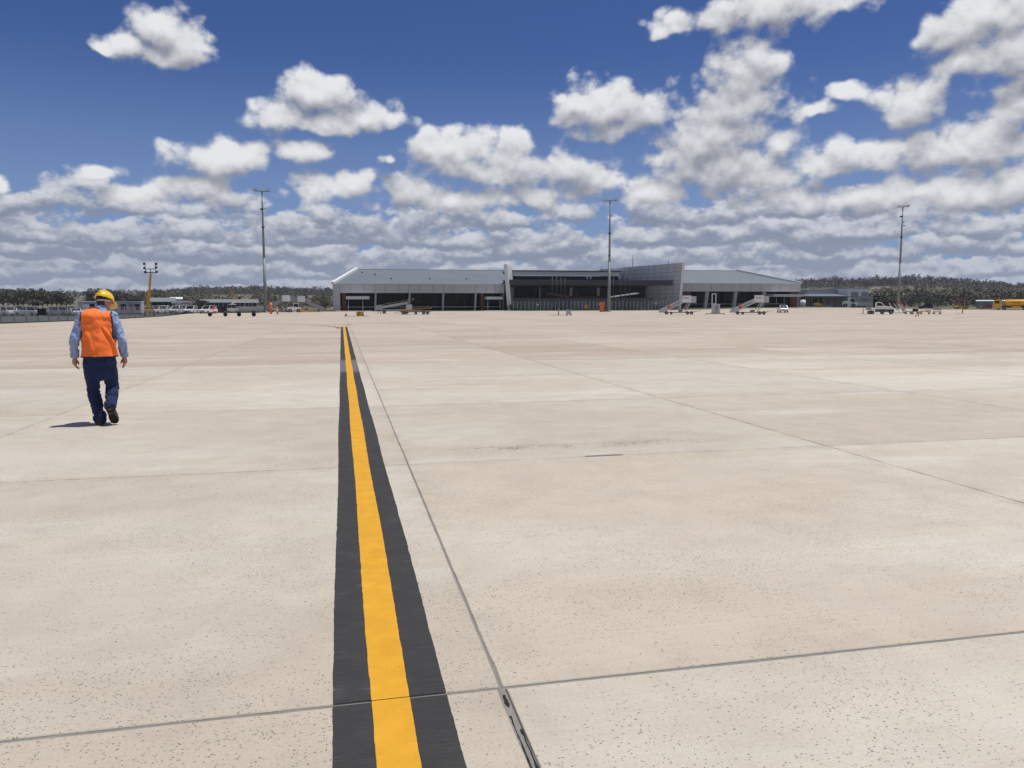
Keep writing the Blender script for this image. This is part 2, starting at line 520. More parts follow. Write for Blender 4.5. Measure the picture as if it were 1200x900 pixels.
def concrete_mat():
    m = bpy.data.materials.new('apron_concrete'); m.use_nodes = True
    g = NT(m.node_tree); b = m.node_tree.nodes['Principled BSDF']
    pos = g.n('ShaderNodeNewGeometry').outputs['Position']
    x, y, z = g.xyz(pos)
    cx = g.m('FLOOR', g.m('DIVIDE', g.m('SUBTRACT', x, JX0), SLAB)); cy = g.m('FLOOR', g.m('DIVIDE', g.m('SUBTRACT', y, JY0), SLAB))
    wn = g.n('ShaderNodeTexWhiteNoise', noise_dimensions='2D'); g.put(wn.inputs['Vector'], g.comb(cx, cy, 0))
    rnd = wn.outputs['Value']
    # lanes of a different pour
    wn2 = g.n('ShaderNodeTexWhiteNoise', noise_dimensions='1D'); g.put(wn2.inputs['W'], cx)
    p2 = g.comb(x, y, 0)
    ps = g.vm('ADD', p2, g.comb(g.m('MULTIPLY', rnd, 19.0), g.m('MULTIPLY', rnd, 7.0), 0.0))    # every slab was poured and finished on its own
    stain = g.noise(g.vm('MULTIPLY', ps, (0.13, 0.26, 1)), 1.0, 6, 0.6)           # broad washes
    smear = g.noise(g.vm('MULTIPLY', g.vm('ADD', ps, (31, 7, 0)), (0.22, 0.80, 1)), 1.0, 6, 0.62)
    mott = g.noise(p2, 2.2, 8, 0.62)
    fine = g.noise(p2, 70.0, 4, 0.65)
    grain = g.noise(p2, 420.0, 2, 0.6)
    drag = g.noise(g.vm('MULTIPLY', p2, (0.35, 38, 1)), 1.0, 3, 0.6)
    warm = g.ss(stain, 0.36, 0.66)
    c = g.mix(warm, (0.456, 0.400, 0.320), (0.524, 0.480, 0.408))
    c = g.mix(g.ss(smear, 0.52, 0.74, 0, 0.62), c, (0.575, 0.545, 0.488))          # chalky laitance
    rust = g.noise(g.vm('ADD', p2, (5, 90, 0)), 0.55, 5, 0.6)
    c = g.mix(g.ss(rust, 0.54, 0.78, 0, 0.40), c, (0.480, 0.385, 0.275))            # tan stain
    # the lanes beyond the fifth joint take a browner tone, uneven from place to place
    browned = g.m('MULTIPLY', g.m('GREATER_THAN', cy, 3.5), g.lin(g.noise(g.vm('MULTIPLY', ps, (0.06, 0.2, 1)), 1.0, 4, 0.6), 0.35, 0.65, 0.30, 0.95))
    c = g.mix(browned, c, g.mix(g.ss(smear, 0.50, 0.72), (0.405, 0.325, 0.252), (0.520, 0.470, 0.405)))
    f = g.m('ADD', g.lin(rnd, 0, 1, 0.935, 1.04), g.lin(wn2.outputs['Value'], 0, 1, -0.02, 0.02))
    f = g.m('ADD', f, g.lin(mott, 0.25, 0.75, -0.085, 0.085, clamp=False))
    f = g.m('ADD', f, g.lin(fine, 0.25, 0.75, -0.11, 0.11, clamp=False))
    f = g.m('ADD', f, g.lin(grain, 0.2, 0.8, -0.10, 0.10, clamp=False))
    f = g.m('ADD', f, g.lin(drag, 0.25, 0.75, -0.03, 0.03, clamp=False))
    c = g.mix(1.0, c, g.comb(f, f, f), 'MULTIPLY')
    # air holes and plucked stones: two sizes, in clusters
    clus = g.noise(g.vm('ADD', p2, (11, 3, 0)), 0.9, 5, 0.65)
    clus2 = g.noise(g.vm('ADD', p2, (2, 55, 0)), 3.1, 3, 0.6)
    dens = g.m('ADD', g.ss(clus, 0.36, 0.66, 0.10, 0.95), g.ss(clus2, 0.48, 0.72, 0.0, 0.35))
    wob = g.vm('ADD', g.vm('MULTIPLY', p2, (0.8, 1.0, 1)), g.vm('MULTIPLY', g.noise(p2, 90.0, 2, 0.6, col=True), (0.012, 0.012, 0)))
    pits = None
    for (sc, r0, r1, k, hi) in ((88.0, 0.14, 0.42, 0.80, 1.0), (34.0, 0.06, 0.22, 0.36, 1.0)):
        v = g.voro(wob, sc)
        cr, cg, cb = g.xyz(v['Color'])
        on = g.m('LESS_THAN', cr, g.m('MULTIPLY', dens, k))
        rad = g.lin(cg, 0, 1, r0, r1)
        pit = g.m('MULTIPLY', g.ss(v['Distance'], rad, g.m('MULTIPLY', rad, 0.55), 0.0, 1.0), on)
        pits = pit if pits is None else g.m('MAXIMUM', pits, pit)
    c = g.mix(g.m('MULTIPLY', pits, 0.72), c, (0.075, 0.070, 0.064))
    # dirt worked into the arrises of the joints
    jx = g.m('PINGPONG', g.m('SUBTRACT', x, JX0), SLAB / 2); jy = g.m('PINGPONG', g.m('SUBTRACT', y, JY0), SLAB / 2)
    jd = g.m('MINIMUM', jx, jy)
    jn = g.noise(p2, 3.0, 5, 0.65)
    wide = g.m('MULTIPLY', g.m('LESS_THAN', g.m('ABSOLUTE', g.m('SUBTRACT', x, JX0)), 0.1), g.m('LESS_THAN', y, JY0))     # the open, ravelled joint
    c = g.mix(g.m('MULTIPLY', g.m('MULTIPLY', wide, g.ss(jx, g.lin(jn, 0.3, 0.7, 0.019, 0.030), 0.015)), 0.9), c, (0.055, 0.048, 0.040))
    c = g.mix(g.m('MULTIPLY', g.ss(jd, 0.015, 0.005), g.ss(jn, 0.36, 0.66, 0.05, 0.85)), c, (0.150, 0.130, 0.108))
    c = g.mix(g.m('MULTIPLY', g.ss(jd, 0.22, 0.02), g.ss(jn, 0.42, 0.7, 0.0, 0.40)), c, (0.330, 0.285, 0.232))
    # scrape of broken surface beside the joint at y = 8 m (a row of ravelled holes)
    yy = g.m('ADD', g.m('SUBTRACT', y, 8.33), g.m('MULTIPLY', g.m('SUBTRACT', g.noise(p2, 1.3, 4, 0.6), 0.5), 0.5))
    sc_ = g.m('MULTIPLY', g.ss(g.m('ABSOLUTE', yy), 0.22, 0.02), g.m('MULTIPLY', g.ss(x, 0.7, 1.6), g.ss(x, 4.6, 3.2)))
    rav = g.m('MULTIPLY', sc_, g.m('MULTIPLY', g.ss(g.noise(g.vm('ADD', p2, (0, 0, 5.5)), 27.0, 6, 0.75), 0.50, 0.57), g.ss(g.noise(p2, 2.4, 4, 0.65), 0.36, 0.56)))
    c = g.mix(g.m('MULTIPLY', rav, 0.8), c, (0.11, 0.10, 0.088))
    g.put(b.inputs['Base Color'], c)
    b.inputs['Roughness'].default_value = 0.88
    b.inputs['Specular IOR Level'].default_value = 0.25
    bn = g.n('ShaderNodeBump'); bn.inputs['Strength'].default_value = 0.5; bn.inputs['Distance'].default_value = 0.004
    hgt_ = g.m('SUBTRACT', g.m('ADD', g.m('MULTIPLY', fine, 0.35), g.m('MULTIPLY', drag, 0.25)), g.m('MULTIPLY', g.m('MAXIMUM', pits, rav), 0.9))
    g.put(bn.inputs['Height'], hgt_); g.put(b.inputs['Normal'], bn.outputs[0])
    return m

def paint_mat(name, c, worn, amt):
    m = bpy.data.materials.new(name); m.use_nodes = True
    g = NT(m.node_tree); b = m.node_tree.nodes['Principled BSDF']
    pos = g.n('ShaderNodeNewGeometry').outputs['Position']
    brush = g.noise(g.vm('MULTIPLY', pos, (7, 210, 1)), 1.0, 5, 0.65)
    brush2 = g.noise(g.vm('MULTIPLY', pos, (130, 3, 1)), 1.0, 3, 0.6)
    blot = g.noise(pos, 5.0, 6, 0.65)
    f = g.m('ADD', g.lin(brush, 0.3, 0.7, *((0.72, 1.28) if c[0] < 0.1 else (0.93, 1.07))), g.lin(blot, 0.3, 0.7, -0.12, 0.12))
    col = g.mix(1.0, c, g.comb(f, f, f), 'MULTIPLY')
    w = g.m('MULTIPLY', g.ss(g.m('ADD', g.m('MULTIPLY', brush, 0.5), g.m('MULTIPLY', blot, 0.5)), 0.56, 0.72), amt)
    col = g.mix(w, col, worn)
    scr = g.noise(g.vm('MULTIPLY', pos, (5, 420, 1)), 1.0, 4, 0.7)
    col = g.mix(g.ss(scr, 0.55, 0.74, 0.0, 0.45 if c[0] < 0.1 else 0.18), col, worn)
    if c[0] < 0.1:      # stretch scoured pale by jet wash, 19 to 23 m away
        yy = g.xyz(pos)[1]
        col = g.mix(g.m('MULTIPLY', g.m('MULTIPLY', g.ss(yy, 18.4, 19.4), g.ss(yy, 23.6, 22.4)), g.lin(blot, 0.3, 0.7, 0.45, 1.0)), col, (0.17, 0.165, 0.165))
    v = g.voro(pos, 38.0)
    cr, cg, cb = g.xyz(v['Color'])
    speck = g.m('MULTIPLY', g.ss(v['Distance'], 0.22, 0.1), g.m('LESS_THAN', cr, 0.10))
    col = g.mix(g.m('MULTIPLY', speck, 0.6), col, [q * 0.4 for q in c])
    g.put(b.inputs['Base Color'], col)
    b.inputs['Roughness'].default_value = 0.72
    b.inputs['Specular IOR Level'].default_value = 0.22
    bn = g.n('ShaderNodeBump'); bn.inputs['Strength'].default_value = 0.5; bn.inputs['Distance'].default_value = 0.003
    g.put(bn.inputs['Height'], g.m('ADD', brush, g.m('MULTIPLY', brush2, 0.4))); g.put(b.inputs['Normal'], bn.outputs[0])
    return m

def ground_mat():
    m = bpy.data.materials.new('dry_ground'); m.use_nodes = True
    g = NT(m.node_tree); b = m.node_tree.nodes['Principled BSDF']
    pos = g.n('ShaderNodeNewGeometry').outputs['Position']
    n = g.noise(pos, 0.012, 6, 0.62); n2 = g.noise(pos, 0.12, 6, 0.65); n3 = g.noise(pos, 1.5, 4, 0.6)
    c = g.mix(g.ss(n, 0.4, 0.62), (0.135, 0.125, 0.075), (0.185, 0.160, 0.110))
    c = g.mix(g.ss(n2, 0.45, 0.7, 0, 0.7), c, (0.070, 0.080, 0.038))
    f = g.lin(n3, 0.25, 0.75, 0.8, 1.2)
    g.put(b.inputs['Base Color'], g.mix(1.0, c, g.comb(f, f, f), 'MULTIPLY'))
    b.inputs['Roughness'].default_value = 0.95
    b.inputs['Specular IOR Level'].default_value = 0.1
    return m

def grass_mat():
    m = bpy.data.materials.new('mown_grass'); m.use_nodes = True
    g = NT(m.node_tree); b = m.node_tree.nodes['Principled BSDF']
    pos = g.n('ShaderNodeNewGeometry').outputs['Position']
    n2 = g.noise(pos, 0.5, 6, 0.65); n3 = g.noise(pos, 9.0, 4, 0.6)
    c = g.mix(g.ss(n2, 0.4, 0.7), (0.060, 0.085, 0.030), (0.115, 0.105, 0.050))
    f = g.lin(n3, 0.25, 0.75, 0.7, 1.3)
    g.put(b.inputs['Base Color'], g.mix(1.0, c, g.comb(f, f, f), 'MULTIPLY'))
    b.inputs['Roughness'].default_value = 0.95
    b.inputs['Specular IOR Level'].default_value = 0.1
    return m

SLAB = 4.65
JX0, JY0 = 0.61, 3.02          # one longitudinal and one transverse joint
M['concrete'] = concrete_mat()
M['sealant'] = mat('sealant', (0.225, 0.212, 0.188), 0.55, 0.0, 0.18, 6.0, 0.6, coords='Object')
M['line_black'] = paint_mat('line_black', (0.040, 0.0385, 0.037), (0.17, 0.162, 0.152), 0.8)
M['line_yellow'] = paint_mat('line_yellow', (0.62, 0.315, 0.022), (0.50, 0.33, 0.10), 0.30)
M['dry_ground'] = ground_mat()
M['grass'] = grass_mat()

# ------------------------------------------------------------------ terrain, apron, markings
SKYLINE = [(-700, 345), (-400, 341), (-120, 342), (0, 346), (60, 347), (110, 345), (150, 345), (190, 346), (212, 343), (240, 341), (300, 341),
           (350, 343), (390, 344), (450, 345), (600, 344), (800, 341), (900, 338), (940, 336), (960, 335), (1000, 335), (1060, 334), (1100, 335), (1130, 337),
           (1160, 340), (1180, 342), (1200, 342), (1350, 340), (1600, 345), (2300, 350)]
_sk = [(azel(px, py)[0], math.tan(azel(px, py)[1])) for px, py in SKYLINE]
def skyline(a):
    if a <= _sk[0][0] or a >= _sk[-1][0]: return 0.012
    for (a0, t0), (a1, t1) in zip(_sk, _sk[1:]):
        if a0 <= a <= a1: return t0 + (t1 - t0) * (a - a0) / (a1 - a0)

def terrain_h(x, y):
    r = math.hypot(x, y)
    a = math.atan2(x, y)
    base = zg(x, y) - 0.16
    if r < 300: return base
    rise = skyline(a)
    n = mnoise.fractal(Vector((x * 0.004, y * 0.004, 0.3)), 0.7, 2.0, 4)
    R0 = 1150.0
    k = sstep(420, R0, r) * (1.0 if r < R0 else max(0.55, 1.0 - (r - R0) / 4000))
    # climbs so that the slope seen from the apron rises evenly to the ridge
    return base + k * rise * min(r, R0) * 0.99 + n * 5.0 * sstep(350, 800, r)

def build_terrain():
    rs = [0.0] + [18 * 1.0 for _ in ()]
    rr = 12.0; rad = []
    while rr < 2600:
        rad.append(rr); rr += max(9.0, rr * 0.045)
    na = 360
    vs_ = [(0, 0, -0.16)]; fs = []
    for r in rad:
        for k in range(na):
            a = 2 * math.pi * k / na
            x, y = r * math.sin(a), r * math.cos(a)
            vs_.append((x, y, terrain_h(x, y)))
    for k in range(na): fs.append((0, 1 + (k + 1) % na, 1 + k))
    for i in range(len(rad) - 1):
        o, p = 1 + i * na, 1 + (i + 1) * na
        for k in range(na): fs.append((o + k, o + (k + 1) % na, p + (k + 1) % na, p + k))
    m = MB(); m.add(vs_, fs, True)
    return struct(m.build('ground', M['dry_ground']))
build_terrain()

APX0, APX1, APY0, APY1 = -32.2, 232.0, -24.9, 207.0
def ap_far(x):           # far edge of the concrete
    if x < -20: return 186.0
    return 207.0 if x < 186 else 188.0

def sheet(name, pts, z, m, n=None, skirt=0.10):
    """flat-ish paved sheet over a polygon given as grid of quads: pts = (x0, y0, x1, y1), follows the ground"""
    x0, y0, x1, y1 = pts
    nx = max(1, int((x1 - x0) / 6)); ny = max(1, int((y1 - y0) / 6))
    vs_ = []; fs = []
    for j in range(ny + 1):
        for i in range(nx + 1):
            x = x0 + (x1 - x0) * i / nx; y = y0 + (y1 - y0) * j / ny
            vs_.append((x, y, zg(x, y) + z))
    for j in range(ny):
        for i in range(nx):
            a = j * (nx + 1) + i
            fs.append((a, a + 1, a + nx + 2, a + nx + 1))
    b = MB(); b.add(vs_, fs, True)
    return struct(b.build(name, m))

# bed under the slabs: what shows in the joints is the sealant
def build_apron():
    nx = int((APX1 - APX0) / 4); ny = int((APY1 - APY0) / 4)
    vs_, fs = [], []
    for j in range(ny + 1):
        for i in range(nx + 1):
            x = APX0 + (APX1 - APX0) * i / nx; y = APY0 + (APY1 - APY0) * j / ny
            y = min(y, ap_far(x) - 0.02)
            vs_.append((x, y, zg(x, y) - 0.006))
    for j in range(ny):
        for i in range(nx):
            a = j * (nx + 1) + i
            fs.append((a, a + 1, a + nx + 2, a + nx + 1))
    m = MB(); m.add(vs_, fs, True)
    apron = struct(m.build('apron', M['sealant']))
    # joint lines
    xi = range(math.floor((APX0 - JX0) / SLAB), math.ceil((APX1 - JX0) / SLAB))
    yi = range(math.floor((APY0 - JY0) / SLAB), math.ceil((APY1 - JY0) / SLAB))
    def gapx(i, y):              # the joint beside the yellow line opens up near the camera
        if i == 0: return 0.030 if y < JY0 else 0.011
        return 0.010
    def gapy(j):
        return {0: 0.022, 1: 0.008}.get(j, 0.008)
    # slab with chipped, uneven edges; unit size, four shapes
    def slab_mesh(seed):
        rnd = random.Random(seed); n = 26; h = 0.5
        def side(k):
            out = []
            for i in range(n):
                t = -h + i / n
                j = rnd.gauss(0, 0.00022) - (rnd.random() < 0.07) * rnd.random() * 0.0015
                out.append({0: (t, -h - j), 1: (h + j, t), 2: (-t, h + j), 3: (-h - j, -t)}[k])
            return out
        rim = [p for k in range(4) for p in side(k)]
        c = 0.0011
        top = [(x * (1 - c * 2), y * (1 - c * 2), 0.0) for x, y in rim]
        lip = [(x, y, -0.004) for x, y in rim]
        bot = [(x, y, -0.012) for x, y in rim]
        N = len(rim)
        v = top + lip + bot
        f = [tuple(range(N))]
        for r in (0, 1):
            f += [(r * N + (i + 1) % N, r * N + i, (r + 1) * N + i, (r + 1) * N + (i + 1) % N) for i in range(N)]
        b = MB(); b.add(v, f)
        me = b.mesh('slab'); me.materials.append(M['concrete'])
        return me
    meshes = [slab_mesh(s) for s in range(5)]
    cells = []
    f = Vector((math.sin(CAM_AZ), math.cos(CAM_AZ)))
    for i in xi:
        for j in yi:
            x0 = JX0 + i * SLAB; x1 = x0 + SLAB; y0 = JY0 + j * SLAB; y1 = y0 + SLAB
            x0 += gapx(i, y0 + .1) / 2; x1 -= gapx(i + 1, y0 + .1) / 2; y0 += gapy(j) / 2; y1 -= gapy(j + 1) / 2
            x0 = max(x0, APX0); x1 = min(x1, APX1); y1 = min(y1, ap_far((x0 + x1) / 2))
            if x1 - x0 < 0.3 or y1 - y0 < 0.3: continue
            cx, cy = (x0 + x1) / 2, (y0 + y1) / 2
            dep = cx * f.x + cy * f.y; lat = abs(cx * f.y - cy * f.x)
            inv = dep > -1.0 and lat < dep * 0.68 + 5.5
            cells.append((not inv, math.hypot(cx, cy), x0, y0, x1, y1))
    cells.sort()
    rest = MB()
    for k, (_, d, x0, y0, x1, y1) in enumerate(cells):
        if k < 296 and not _ and y1 < 51:
            share('slab', meshes[k % 5], apron, ((x0 + x1) / 2, (y0 + y1) / 2, 0.0003 * math.sin(k * 2.4)), (0, 0, 0), (x1 - x0, y1 - y0, 1))
        else:
            v = [(x, y, zg(x, y) + dz) for dz in (0.0, -0.012) for (x, y) in ((x0, y0), (x1, y0), (x1, y1), (x0, y1))]
            rest.add(v, [(0, 1, 2, 3), (0, 4, 5, 1), (1, 5, 6, 2), (2, 6, 7, 3), (3, 7, 4, 0)])
    o = rest.build('distant_slabs', M['concrete'], apron); o['kind'] = 'stuff'
    # raised tongue of old filler lying on the second joint
    part('joint_filler', M['sealant'], apron, ('prism', [(2.44, JY0 + SLAB - 0.012), (2.60, JY0 + SLAB - 0.022), (2.86, JY0 + SLAB - 0.014), (2.85, JY0 + SLAB + 0.022), (2.66, JY0 + SLAB + 0.030), (2.45, JY0 + SLAB + 0.018)], 0.001, 0.006, 'z'))
    # bead of new filler in the open joint beside the line
    rnd = random.Random(3)
    for (ya, yb, off, w0) in ((2.965, 2.87, -0.002, 0.0090), (2.80, 1.7, -0.0105, 0.0042), (2.70, 1.7, 0.0100, 0.0040)):
        b = MB(); rings = []; n = 46; w = w0
        for k in range(n):
            t = k / (n - 1)
            w = max(0.0012, 0.6 * w + 0.4 * w0 * math.sin(math.pi * (0.06 + 0.88 * t)) ** 0.5 + rnd.gauss(0, 0.0009))
            o = off + rnd.gauss(0, 0.0008)
            rings.append([(JX0 + o + w * math.cos(q), ya + (yb - ya) * t, -0.0062 + 0.0035 * max(0.0, math.sin(q))) for q in [math.pi * s_ / 6 for s_ in range(7)]])
        b.loft(rings, True, True)
        b.build('joint_bead', M['rubber'], apron)
    return apron
apron = build_apron()

# painted guidance line, broken where the joints cross it
def build_line():
    rnd = random.Random(11)
    def strip(x0, x1, y0, y1, z, m, amp, nm):
        n = max(2, min(400, int((y1 - y0) / 0.02)))
        L, Rr = [], []
        a = b = 0.0
        for k in range(n + 1):
            y = y0 + (y1 - y0) * k / n
            a = 0.8 * a + rnd.gauss(0, amp); b = 0.8 * b + rnd.gauss(0, amp)
            L.append((x0 + a + 0.004 * math.sin(y * 1.1), y, z + zg(0, y))); Rr.append((x1 + b + 0.004 * math.sin(y * 1.3 + 1), y, z + zg(0, y)))
        mb = MB(); mb.add(L + Rr, [(k, n + 1 + k, n + 2 + k, k + 1) for k in range(n)])
        return mb
    for (nm, mt, spans, z, amp) in (('black_line_border', 'line_black', ((-0.068, 0.385),), 0.0016, 0.0007), ('yellow_guidance_line', 'line_yellow', ((0.081, 0.236),), 0.0032, 0.0006)):
        all_ = MB()
        ys = [-16.0] + [JY0 + j * SLAB for j in range(-4, 13) if -16 < JY0 + j * SLAB < 58.5] + [59.2]
        for y0, y1 in zip(ys, ys[1:]):
            gw = (0.0105 if nm.startswith('black') else 0.003)
            g0 = gw if abs(y0 - JY0) < .1 else gw * 0.4; g1 = gw if abs(y1 - JY0) < .1 else gw * 0.4
            for (x0, x1) in spans:
                s_ = strip(x0, x1, y0 + g0, y1 - g1, z, None, amp, nm)
                all_.add(s_.v, s_.f)
        if nm.startswith('yellow'):     # crossbar where the line ends
            all_.box(-0.55, 59.25, zg(0, 59) + 0.004, 0.85, 59.75, zg(0, 59) + 0.0085)
        struct(all_.build(nm, M[mt]))
build_line()
# thin worn taxi curve that meets the end of the line
def curve_mark(name, pts, w, m):
    mb = MB(); L = []
    for k, p in enumerate(pts):
        q = pts[min(k + 1, len(pts) - 1)]; o = pts[max(k - 1, 0)]
        t = Vector((q[0] - o[0], q[1] - o[1])).normalized(); n = Vector((-t.y, t.x)) * w / 2
        L.append(((p[0] + n.x, p[1] + n.y), (p[0] - n.x, p[1] - n.y)))
    v = [(x, y, zg(x, y) + 0.004) for pr in L for (x, y) in pr]
    mb.add(v, [(2 * k, 2 * k + 1, 2 * k + 3, 2 * k + 2) for k in range(len(L) - 1)])
    return struct(mb.build(name, m))
M['worn_mark'] = mat('worn_mark', (0.17, 0.145, 0.115), 0.8, 0, 0.3, 1.0)
curve_mark('worn_curve_line', [gp(px, py)[:2] for px, py in ((212, 379.5), (250, 379.4), (290, 379.4), (330, 379.6), (360, 380.4), (380, 381.6), (394, 383.2), (398.5, 385.2))], 0.34, M['worn_mark'])
curve_mark('worn_curve_line', [gp(px, py)[:2] for px, py in ((404, 381.3), (412, 380.2), (425, 379.6), (445, 379.2), (480, 378.8))], 0.30, M['worn_mark'])
curve_mark('worn_edge_line', [gp(px, py)[:2] for px, py in ((1117, 373.5), (1128, 372.6), (1145, 372.4))], 0.4, M['worn_mark'])
for (a, b, y) in ((431, 436, 373.5), (862, 867, 371.6), (876, 883, 371.6), (1132, 1136, 370.4)):
    p, q = gp(a, y), gp(b, y)
    curve_mark('tie_down_cover', [p[:2], q[:2]], 0.6, M['sealant'])

# verge, kerb and road in front of the terminal
sheet('verge_grass', (-34, 207.15, 188, 260), 0.07, M['grass'])
def kerb_run(x0, x1, y):
    mb = MB(); n = int((x1 - x0) / 3)
    for k in range(n):
        a = x0 + (x1 - x0) * k / n; b = x0 + (x1 - x0) * (k + 1) / n - 0.01
        za, zb = zg(a, y), zg(b, y)
        v = [(a, y, za - .1), (b, y, zb - .1), (b, y + .3, zb - .1), (a, y + .3, za - .1), (a, y + 0.02, za + .09), (b, y + 0.02, zb + .09), (b, y + .3, zb + .09), (a, y + .3, za + .09)]
        mb.add(v, [(0, 3, 2, 1), (4, 5, 6, 7), (0, 1, 5, 4), (1, 2, 6, 5), (2, 3, 7, 6), (3, 0, 4, 7)])
    return struct(mb.build('kerb', M['kerb']))
kerb_run(-20, 186, 207.02)
sheet('car_park', (-160, 95, -33, 262), -0.10, M['asphalt'])
sheet('service_road', (189, 189, 320, 215), -0.08, M['asphalt'])
for (a, b) in ((394, 436), (566, 592), (930, 985)):          # paved strips across the verge to the doors
    xa, xb = xat(a, 365, 213), xat(b, 365, 213)
    sheet('entrance_path', (xa, 207.4, xb, 219), 0.10, M['kerb'])

# ------------------------------------------------------------------ terminal building
TY = 220.0
def roof_mat():
    m = bpy.data.materials.new('standing_seam_roof'); m.use_nodes = True
    g = NT(m.node_tree); b = m.node_tree.nodes['Principled BSDF']
    pos = g.n('ShaderNodeNewGeometry').outputs['Position']
    x, y, z = g.xyz(pos)
    w = g.m('PINGPONG', g.m('MULTIPLY', x, 1.0), 0.35)
    n = g.noise(pos, 0.12, 5, 0.6)
    f = g.m('ADD', g.lin(n, 0.3, 0.7, 0.93, 1.07), g.m('MULTIPLY', g.ss(w, 0.0, 0.07), 0.02))
    g.put(b.inputs['Base Color'], g.mix(1.0, (0.168, 0.190, 0.203), g.comb(f, f, f), 'MULTIPLY'))
    b.inputs['Metallic'].default_value = 0.25
    b.inputs['Roughness'].default_value = 0.5
    bn = g.n('ShaderNodeBump'); bn.inputs['Strength'].default_value = 0.4; bn.inputs['Distance'].default_value = 0.05
    g.put(bn.inputs['Height'], g.ss(w, 0.06, 0.0)); g.put(b.inputs['Normal'], bn.outputs[0])
    return m
M['seam_roof'] = roof_mat()

term = thing('terminal_building', 'long low grey airport terminal with dark glass front and sloping metal roofs', 'building', (0, TY, 0), 0)
def tx(px, py=350, dy=0.0): return xat(px, py, TY + dy)
def tz(px, py, dy=0.0): return hgt(px, py, TY + dy)

PANEL = MB().box(-0.5, -0.04, -0.5, 0.5, 0.0, 0.5).mesh('fascia_panel')
def panel(name, me, m, parent, loc, scale, rz=0.0):
    o = share(name, me, parent, loc, (0, 0, rz), scale)
    return o
pan_grey = PANEL.copy(); pan_grey.materials.append(M['clad_grey'])
pan_white = PANEL.copy(); pan_white.materials.append(M['white_trim'])
pan_pale = PANEL.copy(); pan_pale.materials.append(M['clad_pale'])
pane_me = MB().box(-0.5, -0.012, -0.5, 0.5, 0.012, 0.5).mesh('window_pane'); pane_me.materials.append(M['glass_dark'])

